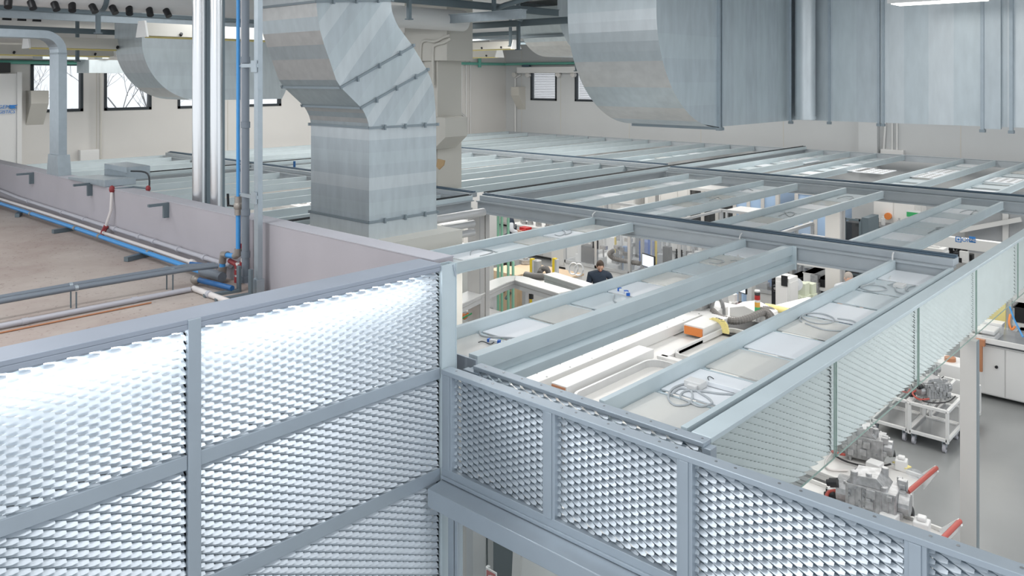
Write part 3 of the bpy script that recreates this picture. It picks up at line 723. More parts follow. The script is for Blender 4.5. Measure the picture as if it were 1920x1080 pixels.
us = [U2A, U2B, -5.2, -4.9, -4.55]+[-4.2+.325*i for i in range(24)]
b = MB()
for k in range(len(us)-1):
    b.mi = [2, 1, 1, 2, 1, 0, 2, 0, 2, 1, 0, 2][k % 12]
    b.quad((us[k], 12.55, ZB), (us[k+1], 12.55, ZB), (us[k+1], 12.55, ZC), (us[k], 12.55, ZC))
    b.quad((us[k], 12.55, ZB), (us[k], 13.8, ZB), (us[k+1], 13.8, ZB), (us[k+1], 12.55, ZB)); b.quad((us[k], 13.8, ZB), (us[k], 13.8, ZC), (us[k+1], 13.8, ZC), (us[k+1], 13.8, ZB))
b.build('crosswise_run', GS, d2)
def vflange(x0, y0, x1, y1, zz=ZB-.03):
    b = MB(); b.box(x0, y0, zz, x1, y1, ZC); b.build('flange', 'zinc', d2)
    b = MB(); b.box(x0-.012, y0-.012, zz-.02, x1+.012, y1+.012, zz+.02); b.build('flange_corner', 'flange', d2)
for v in (10.0, 12.25): vflange(U2B, v-.02, U2B+.035, v+.02); 
for v in (10.06,): vflange(U2B, v, U2B+.03, v+.03)
b = MB(); b.box(U2A, 9.98, ZB-.04, U2B+.03, 10.07, ZB); b.build('flange', 'flange', d2)
for u in (-4.95, -4.22, -4.16): vflange(u-.015, 12.515, u+.015, 12.55)
for px in (1842, 1896):
    q = on_v(px, 200, 12.5); vflange(q.x-.02, 12.48, q.x+.02, 12.55, ZB-.06)
q = on_v(1862, 200, 12.5); b = MB(); b.box(q.x-.12, 12.50, ZB-.03, q.x+.09, 12.56, ZC); b.build('seam_cover', 'galv_b', d2)
b = MB(); b.tube([(-5.24, 12.33, ZB+.02), (-5.24, 12.33, ZC)], .15, 20); b.tube([(-5.24, 12.33, ZB+.03), (-5.24, 12.33, ZB+.07)], .158, 20)
tag(b.build('round_pipe', 'galv_a', smooth=True), 'round galvanised pipe standing in the inner corner of the large duct', 'pipe')
# ---- duct 3: rounded end, left background
U3A, U3B = -16.2, -15.0
d3 = thing('air_duct', 'galvanised duct with a rounded end behind the chrome pipes', 'air duct', (-15.6, 8, 5.2))
Rr = 1.12; vc, zc = 7.55, 6.3
arc = [(vc-Rr, ZC)]+[(vc-Rr*math.cos(PI/2*i/14), zc-Rr*math.sin(PI/2*i/14)) for i in range(15)]
b = MB()
for i in range(len(arc)-1):
    b.mi = [2, 0, 2, 3][(i//3) % 4]; b.quad((U3A, *arc[i]), (U3B, *arc[i]), (U3B, *arc[i+1]), (U3A, *arc[i+1]))
b.build('rounded_end', GS, d3, smooth=True)
b = MB(); b2 = MB(); bands = [zc-Rr, 5.4, 5.65, 5.9, 6.15, 6.4, 6.7, ZC]
ya = lambda z: vc-math.sqrt(max(0, Rr**2-(zc-z)**2)) if z < zc else vc-Rr
for k in range(7):
    z0, z1 = bands[k], bands[k+1]; b.mi = [1, 2, 1, 2, 1, 2, 1][k]; zs = [z0+(z1-z0)*j/5 for j in range(6)]
    for j in range(5):
        b.quad((U3B, ya(zs[j]), zs[j]), (U3B, 8.4, zs[j]), (U3B, 8.4, zs[j+1]), (U3B, ya(zs[j+1]), zs[j+1]))
        b2.mi = b.mi; b2.quad((U3A, ya(zs[j]), zs[j]), (U3A, ya(zs[j+1]), zs[j+1]), (U3A, 8.4, zs[j+1]), (U3A, 8.4, zs[j]))
b.build('end_cheek', GS, d3); b2.build('end_cheek', GS, d3)
b = MB(); b.mi = 1; zb3 = zc-Rr
b.quad((U3B, 8.4, zb3), (U3B, 9.3, zb3), (U3B, 9.55, 5.65), (U3B, 8.4, 5.65)); b.quad((U3B, 8.4, 5.65), (U3B, 9.55, 5.65), (U3B, 9.3, ZC), (U3B, 8.4, ZC)); b.mi = 3
b.quad((U3A, 8.4, zb3), (U3A, 9.3, zb3), (U3B, 9.3, zb3), (U3B, 8.4, zb3)); b.quad((U3A, 9.3, zb3), (U3A, 9.55, 5.65), (U3B, 9.55, 5.65), (U3B, 9.3, zb3)); b.quad((U3A, 9.55, 5.65), (U3A, 9.3, ZC), (U3B, 9.3, ZC), (U3B, 9.55, 5.65))
b.build('lengthwise_run', GS, d3)
b = MB(); b.box(U3B, 8.38, zb3-.02, U3B+.03, 8.42, ZC); b.build('flange', 'flange', d3)
# ---- duct 4: small rounded end behind duct 2
d4 = thing('air_duct', 'smaller galvanised duct end peeking out left of the large rounded duct', 'air duct', (-12.5, 14.5, 6))
b = MB(); R4 = 1.05; v4, z4 = 14.6, 7.15
arc = [(v4-R4*math.cos(PI/2*i/12), z4-R4*math.sin(PI/2*i/12)) for i in range(13)]+[(16.5, z4-R4)]
for i in range(len(arc)-1):
    b.mi = [2, 3][(i//6) % 2]; b.quad((-12.35, *arc[i]), (-11.15, *arc[i]), (-11.15, *arc[i+1]), (-12.35, *arc[i+1]))
b.build('rounded_end', GS, d4, smooth=True)
b = MB(); b2 = MB(); b.mi = 1
for i in range(len(arc)-1):
    b.quad((-11.15, *arc[i]), (-11.15, arc[i][0], ZC), (-11.15, arc[i+1][0], ZC), (-11.15, *arc[i+1])); b2.mi = 1; b2.quad((-12.35, *arc[i]), (-12.35, *arc[i+1]), (-12.35, arc[i+1][0], ZC), (-12.35, arc[i][0], ZC))
b.build('end_cheek', GS, d4); b2.build('end_cheek', GS, d4)
b = MB(); b.bar((-12.35, 13.72, 6.52), (-11.12, 13.72, 6.52), .05, .05); b.build('flange', 'flange', d4)
# ---- box ducts along the left wall
def pbox(px0, py0, px1, py1, v, depth, name, label, cat, mk='galv_c'):
    p, q = on_u(px0, py0, v), on_u(px1, py1, v); b = MB(); b.box(v-depth, p.y, q.z, v, q.y, p.z); return tag(b.build(name, mk), label, cat)
pbox(167, 112, 233, 137, -21.6, .8, 'box_duct', 'flat galvanised box duct above the second window', 'air duct')
pbox(192, 88, 204, 110, -21.5, .5, 'duct_outlet', 'small white-faced duct outlet above the second window', 'duct outlet', 'galv_a')
pbox(80, 86, 165, 112, -21.8, .7, 'box_duct', 'galvanised box duct behind the small rectangular elbow duct', 'air duct', 'galv_b')
# ---- rectangular galvanised cable duct with elbow standing on the parapet
r = thing('elbow_duct', 'slim rectangular galvanised duct with an elbow standing on the parapet', 'cable duct', (-12.35, 4.35, PARTOP))
u0_, u1_ = on_v(93, 250, 4.28).x, on_v(110, 250, 4.28).x; zt = 6.28; R = .30; T_ = .11; v1_ = 4.39
b = MB(); b.box(u0_, v1_-T_, PARTOP+.30, u1_, v1_, zt-R); b.build('riser', 'zinc', r)
b = MB(); b.prism([(u0_-.06, PARTOP+.009), (u1_+.06, PARTOP+.009), (u1_, PARTOP+.30), (u0_, PARTOP+.30)], 'y', v1_-T_-.02, v1_+.04); b.build('flared_foot', 'zinc', r)
cv = v1_-R
o = [(cv+R*math.cos(PI/2*i/8), zt-R+R*math.sin(PI/2*i/8)) for i in range(9)]; n_ = [(cv+(R-T_)*math.cos(PI/2*i/8), zt-R+(R-T_)*math.sin(PI/2*i/8)) for i in range(9)]
b = MB(); b.prism(o+n_[::-1], 'x', u0_, u1_); b.build('elbow', 'zinc', r)
b = MB(); b.box(u0_, -1, zt-T_, u1_, cv, zt); b.build('top_run', 'zinc', r)
b = MB(); b.bar((u1_+.004, v1_-T_, zt-R-.02), (u1_+.004, v1_, zt-R-.02), .01, .02); b.bar((u0_, v1_-T_-.004, zt-R-.02), (u1_, v1_-T_-.004, zt-R-.02), .01, .02); b.build('joint_strip', 'flange', r)
b = MB(); b.prism([(-12.2, PARTOP+.01), (-10.95, PARTOP+.01), (-10.95, PARTOP+.10), (-12.2, PARTOP+.04)], 'y', 4.22, 4.62); b.box(-12.1, 4.66, PARTOP+.02, -11.35, 4.98, PARTOP+.20)
b.box(-12.0, 4.62, PARTOP+.12, -11.3, 4.66, PARTOP+.13); b.build('flat_tray', 'zinc', r, bevel=.01)
# ================================================================== TERRACE PIPEWORK
def pipe(name, pts, r, mk, label, cat='pipe', group=None, n=10, sm=0, rings=None, ring_mk='zinc', ring_r=1.25, ring_l=.025, ring_name='clamp'):
    """pipe as one thing; rings: list of (point, direction) become clamp children"""
    b = MB(); b.tube(pts, r, n, smoothpts=sm); o = b.build(name, mk, smooth=True); tag(o, label, cat, group)
    for (p, d) in rings or []:
        p, d = Vector(p), Vector(d).normalized(); c = MB(); c.tube([p-d*ring_l, p+d*ring_l], r*ring_r, n); c.build(ring_name, ring_mk, o, smooth=True)
    return o
for px, r, lab in [(374.5, .084, 'wider chrome flue pipe, left one of the pair behind the parapet'), (406, .069, 'slimmer chrome flue pipe, right one of the pair behind the parapet')]:
    q = on_v(px, 300, 4.66); x = q.x
    pipe('flue_pipe', [(x, 4.66, 2.2), (x, 4.66, ZC)], r, 'chrome', lab, rings=[((x, 4.66, z), (0, 0, 1)) for z in (4.68, 5.65, 6.6)], ring_mk='chrome', ring_r=1.03, ring_l=.006, ring_name='seam', n=24)
for px, lab in [(389.5, 'dark strut between the two chrome pipes'), (417, 'dark strut right of the slimmer chrome pipe')]:
    q = on_v(px, 300, 4.72); b = MB(); b.box(q.x-.02, 4.70, 2.2, q.x+.02, 4.74, ZC); tag(b.build('strut', 'zinc_dark'), lab, 'strut')
VR = 4.12
X = lambda px, v=VR: on_v(px, 400, v).x
def zz(px, py, v=VR): return on_v(px, py, v).z
# blue riser with valve and elbows
xb = X(446.5)
r = thing('water_pipe', 'thin bright blue riser pipe with a valve at the parapet corner', 'pipe', (xb, VR, TF))
MB().tube([(xb, VR, zz(446, 405)), (xb, VR, ZC)], .018, 10).build('upper_pipe', 'blue_pipe', r, smooth=True)
b = MB(); b.tube([(xb, VR, zz(446, 468)), (xb, VR, zz(446, 402))], .022, 10); b.build('middle_pipe', 'blue_pipe', r, smooth=True)
b = MB(); b.tube([(xb, VR, zz(446, 403)), (xb, VR, zz(446, 368))], .034, 10); b.ell((xb, VR, zz(446, 386)), .045, .045, .05); b.build('valve_body', 'brass_grey', r, smooth=True)
b = MB(); b.bar((xb, VR-.03, zz(446, 386)), (xb-.10, VR-.05, zz(446, 386)), .016, .016); b.bar((xb-.10, VR-.05, zz(446, 388)), (xb-.11, VR-.05, zz(446, 364)), .02, .014); b.build('valve_lever', 'black', r)
x2 = X(417); z1, z2 = zz(446, 476), zz(417, 487)
b = MB(); b.tube([(xb, VR, zz(446, 466)), (xb, VR, z1), (xb-.06, VR, z1-.03)], .036, 10); b.tube([(x2+.1, VR, z1-.04), (x2+.02, VR, z1-.045), (x2, VR, z2-.03)], .036, 10); b.build('elbow', 'brass_grey', r, smooth=True)
b = MB(); b.tube([(xb-.05, VR, z1-.03), (x2+.06, VR, z1-.045)], .026, 10); b.tube([(x2, VR, z2), (x2, VR, TF+.10)], .030, 10); b.build('lower_pipe', 'blue_pipe', r, smooth=True)
b = MB(); b.tube([(x2, VR, TF+.16), (x2, VR, TF+.07), (x2-.1, VR-.03, TF+.06)], .042, 10); b.build('foot_elbow', 'brass_grey', r, smooth=True)
# white riser with red fittings
xw = X(454.5, 4.16)
r = thing('heating_pipe', 'thin white riser with dark red fittings beside the blue riser', 'pipe', (xw, 4.16, TF))
b = MB(); b.tube([(xw, 4.16, zz(454, 500)), (xw, 4.16, ZC)], .017, 8); b.tube([(xw, 4.16, zz(454, 502)), (X(425), 4.16, zz(425, 492))], .02, 8); b.build('pipe', 'pvc_white', r, smooth=True)
b = MB(); b.tube([(xw, 4.16, zz(454, 470)), (xw, 4.16, zz(454, 459))], .024, 8); b.tube([(xw, 4.16, zz(454, 494)), (xw-.01, 4.16, zz(454, 503)), (xw-.05, 4.16, zz(452, 503))], .028, 8)
xt = X(437); b.tube([(X(424), 4.16, zz(424, 490)), (xt, 4.16, zz(437, 497))], .026, 8); b.tube([(xt, 4.16, zz(437, 495)), (xt, 4.16, zz(437, 505))], .024, 8); b.tube([(xt, 4.16, zz(437, 507)), (xt, 4.16, zz(437, 516))], .026, 8); b.tube([(xt, 4.16, zz(437, 520)), (xt, 4.16, TF+.03)], .026, 8)
b.build('red_fitting', 'fitting_red', r, smooth=True); r.children[-1]['label'] = 'dark red fittings'
b = MB(); b.tube([(xt, 4.16, zz(437, 500)), (xt, 4.16, TF+.03)], .016, 8); b.build('drop_pipe', 'pvc_white', r, smooth=True)
# thick grey riser
xg = X(460.5, 4.14)
pipe('drain_pipe', [(xg, 4.14, TF+.10), (xg, 4.14, ZC)], .036, 'pvc_grey', 'thick dark grey plastic riser at the parapet corner', rings=[((xg, 4.14, z), (0, 0, 1)) for z in (TF+.10, TF+.34, 4.30, 5.15, 5.78)], ring_mk='pvc_grey', ring_r=1.22, ring_l=.03, n=16)
xs = X(483.5, 4.14)
r = thing('strut_post', 'tall galvanised strut channel standing beside the grey riser', 'strut', (xs, 4.16, TF))
b = MB(); b.box(xs-.035, 4.12, TF, xs+.035, 4.128, ZC); b.box(xs-.035, 4.128, TF, xs-.029, 4.17, ZC); b.box(xs+.029, 4.128, TF, xs+.035, 4.17, ZC); b.build('channel', 'zinc', r)
b = MB(); b.box(xs-.05, 4.10, TF, xs+.05, 4.18, TF+.14); b.build('foot', 'zinc', r)
for z in (5.72, 4.47):
    b = MB(); b.box(xg-.02, 4.10, z-.015, xs+.045, 4.115, z+.02); b.box(xs-.05, 4.095, z-.06, xs+.04, 4.11, z+.05); b.tube([(xg-.04, 4.14, z), (xb-.03, 4.13, z)], .014, 8); b.build('clamp_arm', 'zinc', r)
for px, lab in [(448, 'dark L-shaped foot bracket left of the grey riser'), (470, 'dark L-shaped foot bracket between the grey riser and the strut')]:
    x = X(px, 4.05); b = MB(); b.bar((x, 4.05, TF), (x, 4.05, TF+.25), .03, .045); b.bar((x, 4.05, TF+.015), (x-.05, 3.72, TF+.015), .05, .03)
    tag(b.build('foot_bracket', 'zinc_dark', bevel=.004), lab, 'bracket')
# floor pipes
pipe('water_pipe', [(-16, 4.06, TF+.10), (-11.55, 4.07, TF+.09), (-8.55, 4.05, TF+.08), (x2-.1, 4.06, TF+.06)], .026, 'blue_pipe', 'bright blue pipe running along the terrace floor beside the parapet',
     rings=[((u, 4.065, TF+.09), (1, 0, 0)) for u in (-13.2, -11.5, -10.7, -9.3)], ring_mk='brass_grey', ring_r=1.2)
pipe('heating_pipe', [(-16, 4.14, TF+.13), (-12.5, 4.15, TF+.12), (-10.8, 4.16, TF+.10), (-8.45, 4.13, TF+.10), (-7.9, 4.15, TF+.07)], .022, 'pvc_white', 'thin off-white pipe running beside the bright blue floor pipe', sm=4,
     rings=[((-8.4, 4.13, TF+.10), (1, 0, 0)), ((-8.0, 4.14, TF+.08), (1, 0, 0))], ring_mk='pvc_white', ring_r=1.5, ring_l=.04)
pipe('drain_pipe', [(-16, 4.215, TF+.26), (-14.2, 4.215, TF+.20), (-12.7, 4.215, TF+.185), (-8.5, 4.215, TF+.155), (-7.75, 4.215, TF+.15)], .026, 'pvc_light', 'light grey conduit clipped along the foot of the parapet',
     rings=[((u, 4.215, TF+.155+(-8.5-u)*.0072), (1, 0, 0)) for u in (-13.8, -12.4, -11.6, -10.6, -9.9, -9.5, -8.9, -8.3, -7.95)], ring_mk='pvc_light', ring_r=1.3)
for du, lab in [(0, 'dark grey pipe on stands crossing the terrace, nearer one of the pair'), (-.13, 'dark grey pipe on stands crossing the terrace, farther one of the pair')]:
    pipe('drain_pipe', [(-7.73+du, .4, TF+.20), (-7.76+du, 2.8, TF+.20), (-7.68+du, 3.75, TF+.21), (-7.6+du*.5, 4.0, TF+.21)], .024, 'pvc_grey', lab, rings=[((-7.76+du, v, TF+.20), (0, 1, 0)) for v in (2.75, 3.62)], ring_mk='zinc', ring_r=1.12, ring_l=.014)
    for v, w in [(2.75, 'nearer the camera'), (3.62, 'nearer the parapet')]:
        b = MB(); b.tube([(-7.755+du, v, TF), (-7.755+du, v, TF+.165)], .007, 6); tag(b.build('pipe_stand', 'zinc_dark'), 'thin rod stand under the %s dark grey pipe, %s' % ('nearer' if du == 0 else 'farther', w), 'pipe stand')
pipe('conduit', [(-7.62, .4, TF+.03), (-7.62, 2.7, TF+.03), (-7.61, 3.72, TF+.03)], .024, 'pvc_light', 'light grey conduit lying on the terrace under the dark pipes', 'conduit', rings=[((-7.62, v, TF+.03), (0, 1, 0)) for v in (1.6, 2.3, 3.2)], ring_mk='pvc_light', ring_r=1.2)
pipe('conduit', [(-7.62, 3.76, TF+.03), (-6.7, 3.75, TF+.03)], .028, 'pvc_white', 'short off-white conduit turning across the terrace corner', 'conduit', rings=[((-7.3, 3.755, TF+.03), (1, 0, 0))], ring_mk='pvc_light')
pipe('cable', [(-7.50, .4, TF+.008), (-7.50, 2.2, TF+.008), (-7.5, 3.3, TF+.008)], .007, 'copper', 'brown cable lying beside the light grey conduit on the terrace', 'cable')
q = at(410, 530, TF+.05); b = MB(); b.tube([(q.x-.22, q.y-.10, TF+.06), (q.x+.30, q.y-.02, TF+.05)], .027, 10); o = tag(b.build('water_pipe', 'blue_dark', smooth=True), 'short dark blue pipe stub at the foot of the risers', 'pipe')
b = MB(); b.ell((q.x-.25, q.y-.11, TF+.06), .06, .05, .05); b.build('end_fitting', 'brass_grey', o, smooth=True)
b = MB(); q = at(393, 512, TF+.08); b.tube([(q.x-.15, q.y, TF+.08), (q.x+.22, q.y+.02, TF+.07)], .05, 12); o = tag(b.build('pipe_sleeve', 'pvc_grey', smooth=True), 'short fat grey pipe sleeve lying at the foot of the risers', 'pipe sleeve')
b = MB(); q = at(358, 497, TF+.16); b.tube([(q.x-.1, 3.98, TF+.16), (q.x+.12, 4.06, TF+.16)], .014, 8); b.tube([(q.x+.12, 4.06, TF+.16), (q.x+.125, 4.062, TF+.16)], .026, 10)
tag(b.build('stub_pipe', 'blue_dark', smooth=True), 'small dark blue capped stub resting above the floor pipes', 'pipe')
for (pa, pb, lab) in [((99, 434), (140, 428), 'dark strut bar under the floor pipes, leftmost'), ((236, 486), (283, 474), 'dark strut bar under the floor pipes near the dark pipes'), ((32, 404), (38, 399), 'small dark foot under the blue floor pipe at far left')]:
    p, q = at(*pa, TF+.03), at(*pb, TF+.03); b = MB(); b.bar((p.x, p.y, TF+.028), (q.x, q.y, TF+.028), .06, .05); tag(b.build('strut_bar', 'zinc_dark'), lab, 'strut')
def Lbracket(px, py, label):
    q = on_v(px, py, 4.22); b = MB(); b.box(q.x-.02, 4.19, q.z-.14, q.x+.02, 4.25, q.z); b.box(q.x-.02, 4.02, q.z, q.x+.02, 4.25, q.z+.03)
    tag(b.build('wall_bracket', 'zinc_dark'), label, 'bracket')
Lbracket(311, 385, 'dark L-bracket on the parapet face, nearest the chrome pipes'); Lbracket(168, 347, 'dark L-bracket on the parapet face under the flat tray'); Lbracket(59, 327, 'dark L-bracket on the parapet face at far left')
q0, q1, q2 = on_v(210, 355, 4.23), on_v(208, 395, 4.20), on_v(198, 425, 4.16)
r = thing('heating_pipe', 'off-white pipe with red valves coming down the parapet face', 'pipe', (q0.x, 4.23, TF))
b = MB(); b.tube([q0, q1, q2, on_v(193, 438, 4.14)], .018, 8); b.build('pipe', 'pvc_white', r, smooth=True)
b = MB(); b.ell(q0, .035, .035, .05); b.build('red_valve', 'fitting_red', r); b = MB(); b.tube([on_v(199, 424, 4.16), on_v(193, 436, 4.15)], .03, 8); b.ell(on_v(192, 439, 4.14), .035, .03, .03); b.build('red_valve', 'fitting_red', r)
b = MB(); b.tube([q0, (q0.x+.1, 4.46, PARTOP+.02), (q0.x+.45, 4.48, PARTOP+.03)], .012, 6); b.build('top_branch', 'zinc_dark', r)
b = MB(); b.ell((q0.x+.47, 4.48, PARTOP+.03), .035, .03, .04); b.build('end_valve', 'fitting_red', r)
b = MB(); b.tube([(-11.3, 4.7, PARTOP+.15), (-10.9, 4.75, PARTOP+.14), (-10.75, 4.7, PARTOP-.1)], .012, 6, smoothpts=5); tag(b.build('cable', 'cable_dark', smooth=True), 'dark cable curling off the flat tray behind the parapet', 'cable')
for i, (z, r_) in enumerate([(3.28, .07), (3.1, .06), (2.95, .06)]):
    pipe('steel_pipe', [(-10.14, 8.05, z), (-10.1, 10.0, z)] if i else [(-10.1, 8.05, z), (-10.05, 10.2, z)], r_, 'alu', 'horizontal bright steel pipe under the fins beside the standing duct, %s from the top' % ORD[i], group='steel pipes beside the duct')
q = at(552, 322, ZT); b = MB(); b.tube([(q.x, q.y, ZT), (q.x, q.y, ZT+.25)], .03, 8); tag(b.build('blue_stub', 'blue_dark', smooth=True), 'small upright blue stub on the fin roof left of the standing duct', 'pipe')
# ================================================================== CEILING GEAR
def abar(px, py, z, v0, v1, w, h, mk, name, label, cat, group=None):
    p = at(px, py, z); b = MB(); b.box(p.x-w/2, v0, z-h/2, p.x+w/2, v1, z+h/2); b.box(p.x-w*.8, v0, z+h/2, p.x+w*.8, v1, z+h/2+.012)
    return tag(b.build(name, mk), label, cat, group)
def bbar(px, py, z, u0, u1, w, h, mk, name, label, cat, group=None):
    p = at(px, py, z); b = MB(); b.box(u0, p.y-w/2, z-h/2, u1, p.y+w/2, z+h/2); b.box(u0, p.y-w*.8, z+h/2, u1, p.y+w*.8, z+h/2+.012)
    return tag(b.build(name, mk), label, cat, group)
abar(100, 30, 6.62, 1.0, 11, .10, .13, 'zinc', 'ceiling_rail', 'galvanised ceiling rail above the window wall, thick front one', 'ceiling rail')
abar(100, 20, 6.7, 1.0, 11, .04, .05, 'zinc_dark', 'ceiling_rail', 'thin dark ceiling rail riding on the thick front rail', 'ceiling rail')
abar(100, 57, 6.5, 2.0, 10.5, .07, .09, 'zinc_dark', 'ceiling_rail', 'dark ceiling rail behind the thick front rail', 'ceiling rail')
# supply ducts with nozzles
p = at(180, 2, 6.62); us_, vs_ = p.x, p.y
r = thing('supply_duct', 'round white ceiling duct with a row of black nozzles', 'air duct', (us_, 6, 6.4))
b = MB(); b.tube([(us_, 0, 6.70), (us_, 11, 6.70)], .20, 24); b.build('tube', 'white_soft', r, smooth=True)
b = MB(); b.tube([(us_, on_u(189, 10, us_).y-.03, 6.70), (us_, on_u(189, 10, us_).y+.03, 6.70)], .22, 24); b.build('hanger_band', 'zinc_dark', r, smooth=True)
for px in (17, 57, 101, 136, 171, 209, 243, 280, 310):
    v = on_u(px, 12, us_+.12).y; a = .25*math.sin(px*1.7); c = MB(); c.cyl((us_+.10, v, 6.58), (us_+.18, v+.03*math.sin(px), 6.46), .045, 12); c.build('nozzle', 'black', r, smooth=True)
p = at(60, 37, 6.85); r = thing('supply_duct', 'second round white ceiling duct with three black outlets visible', 'air duct', (p.x, 6, 6.7))
b = MB(); b.tube([(p.x, 0, 6.93), (p.x, 10, 6.93)], .26, 24); b.build('tube', 'white_soft', r, smooth=True)
for px in (12, 40, 68):
    v = on_u(px, 37, p.x+.22).y; c = MB(); c.box(p.x+.20, v-.08, 6.80, p.x+.27, v+.08, 6.88); c.build('outlet', 'black', r)
def lamp(px, py, z, L, label, axis='v', s=1.0):
    """fluorescent reflector fitting with trapezoid end caps; px,py = near end"""
    p = at(px, py, z); r = thing('ceiling_lamp', label, 'ceiling lamp', p, 0 if axis == 'v' else -PI/2, 'fluorescent fittings under the ceiling')
    b = MB(); b.prism([(-.17*s, -.10*s), (.17*s, -.10*s), (.11*s, .10*s), (-.11*s, .10*s)], 'y', .02, L); b.build('reflector', 'lamp_cream', r, local=True)
    for y0, y1 in ((-.01, .02), (L, L+.03)):
        c = MB(); c.prism([(-.20*s, -.12*s), (.20*s, -.12*s), (.11*s, .13*s), (-.11*s, .13*s)], 'y', y0, y1); c.build('end_cap', 'lamp_white', r, local=True)
    c = MB(); c.tube([(0, .05, -.11*s), (0, L-.03, -.11*s)], .02*s, 8); c.build('tube', 'yellow_pale', r, local=True)
    c = MB()
    for k in range(3): c.cyl((.15*s, L*(k+.5)/3, -.08*s), (.19*s, L*(k+.5)/3, -.05*s), .025, 8)
    c.build('clip', 'black', r, local=True)
    return r
lamp(266, 55, 6.35, 3.2, 'ceiling lamp hanging in front of the rounded duct behind the chrome pipes')
lamp(49, 78, 6.25, 3.0, 'ceiling lamp behind the slim elbow duct at the left')
lamp(-20, 92, 6.2, 2.4, 'ceiling lamp cut by the left edge of the frame')
lamp(842, 103, 6.35, 2.2, 'ceiling lamp hanging in front of the corner window', 'u')
lamp(937, 105, 6.6, 4.5, 'long ceiling lamp above the first far-wall window', 'u')
lamp(1045, 97, 6.7, 3.0, 'ceiling lamp just left of the large rounded duct', 'u')
lamp(860, 88, 6.5, 2.2, 'upper ceiling lamp beside the cream pillar', 'u')
abar(860, 8, 6.95, 8.0, 13.2, .09, .12, 'zinc_dark', 'ceiling_rail', 'dark ceiling rail slanting down to the smaller rounded duct', 'ceiling rail')
bbar(850, 36, 6.7, -14.5, -9.4, .10, .15, 'zinc', 'ceiling_rail', 'galvanised ceiling rail crossing in front of the cream pillar', 'ceiling rail')
bbar(910, 48, 6.75, -13.6, -9.0, .10, .12, 'zinc_dark', 'ceiling_rail', 'second dark ceiling rail behind the galvanised one', 'ceiling rail')
for i, (y, z) in enumerate([(63, 6.9), (71, 6.9), (82, 6.85), (93, 6.8)]):
    bbar(950, y, z, -22, -8.0, .12, .10, 'zinc' if i % 2 else 'zinc_dark', 'ceiling_rail', 'thin far ceiling rail above the lamps, %s from the top' % ORD[i], 'ceiling rail', 'far ceiling rails')
bbar(960, 75, 7.05, -22, -8, .5, .16, 'deck_white', 'supply_duct', 'pale flat ceiling duct with dark slots above the far lamps', 'air duct')
b = MB(); p = at(1015, 84, 6.95)
for i in range(18): b.box(p.x+.22*i, p.y-.3, 6.9, p.x+.22*i+.12, p.y-.28, 7.02)
o = tag(b.build('slot_grille', 'black'), 'row of small black ceiling slots left of the large rounded duct', 'grille')
def hanger(px, y0, y1, D, label):
    z0 = H-(y1-HY)*D/FPX; z1 = H-(y0-HY)*D/FPX; Xc = (px-HX)/FPX*D; u, v = CS*Xc-SN*D, SN*Xc+CS*D
    b = MB(); b.box(u-.03, v-.03, z0, u+.03, v+.03, max(z1, ZC)); b.box(u-.05, v-.05, z0-.01, u+.05, v+.05, z0+.01); tag(b.build('hanger', 'zinc_dark'), label, 'hanger')
hanger(767, 5, 36, 13.5, 'dark vertical hanger left of the cream pillar top'); hanger(848, 44, 70, 17, 'dark vertical hanger ending at the lamps beside the pillar'); hanger(972, 38, 93, 17, 'long vertical hanger left of the smaller rounded duct')
hanger(926, 18, 30, 15, 'short hanger between two ceiling rails'); hanger(957, 73, 86, 22, 'short far hanger above the far lamps'); hanger(184, 15, 62, 13, 'angled hanger bracket crossing the thick front rail'); hanger(1082, 88, 133, 17, 'vertical hanger touching the large rounded duct'); hanger(145, 86, 115, 17, 'dark thin hanger beside the slim elbow duct')
P4 = [Vector((-9.5, 11.6, 7.2)), at(935, 14, 6.9), at(955, 28, 6.8), at(980, 36, 6.72)]
b = MB(); b.tube(P4, .05, 10, smoothpts=6); tag(b.build('flexible_hose', 'zinc_dark', smooth=True), 'dark flexible hose hanging beside the smaller rounded duct', 'hose')
# far wall services
b = MB(); b.tube([(UWL+.12, 21, 6.20), (UWL+.12, VW-.14, 6.20), (-10.5, VW-.14, 6.20)], .055, 10); o = tag(b.build('green_pipe', 'green_pipe', smooth=True), 'green pipe running high along both far walls', 'pipe')
b = MB()
for u in (-22.6, -19.3, -16.5): b.box(u-.2, VW-.22, 6.08, u+.2, VW-.1, 6.16)
b.build('pipe_bracket', 'tray_dark', o); 
b = MB(); b.tube([(UWL+.12, 23.9, 6.05), (UWL+.12, 23.9, 6.45)], .07, 10); b.build('pipe_tee', 'green_pipe', o)
b = MB(); b.box(UWL+.9, VW-.30, 5.82, -9, VW-.02, 6.06); tag(b.build('crane_beam', 'white_paint'), 'white box beam running along the far wall above the windows', 'beam')
for i, px in enumerate((925, 965, 990, 1047, 1075)):
    q = on_v(px, 135, VW-.1); b = MB(); b.cyl((q.x, VW-.14, 5.74), (q.x, VW-.02, 5.74), .10, 10); b.box(q.x-.16, VW-.10, 5.70, q.x+.05, VW-.02, 5.84); tag(b.build('wall_spotlight', 'wall_cream'), 'small cream spotlight under the far white beam, %s from the corner' % ORD[i], 'spotlight', 'spotlights on the far wall')
b = MB(); b.tube([(-23.3, VW-.06, 2.6), (-23.3, VW-.06, 5.6), (-23.0, VW-.06, 5.75)], .035, 8); tag(b.build('conduit', 'white_paint', smooth=True), 'white vertical conduit in the far corner', 'conduit')
b = MB(); b.tube([(UWL+.1, 4.6, 6.02), (UWL+.1, 9.2, 6.02)], .05, 8); tag(b.build('green_pipe', 'green_pipe', smooth=True), 'short green pipe above the white sign panel', 'pipe')
b = MB(); b.box(UWL+.05, 4.3, 6.1, UWL+.5, 9.2, 6.5); b.box(UWL+.5, 5.9, 6.16, UWL+.51, 6.0, 6.2); tag(b.build('service_channel', 'wall_beige'), 'beige service channel above the white sign panel', 'channel')
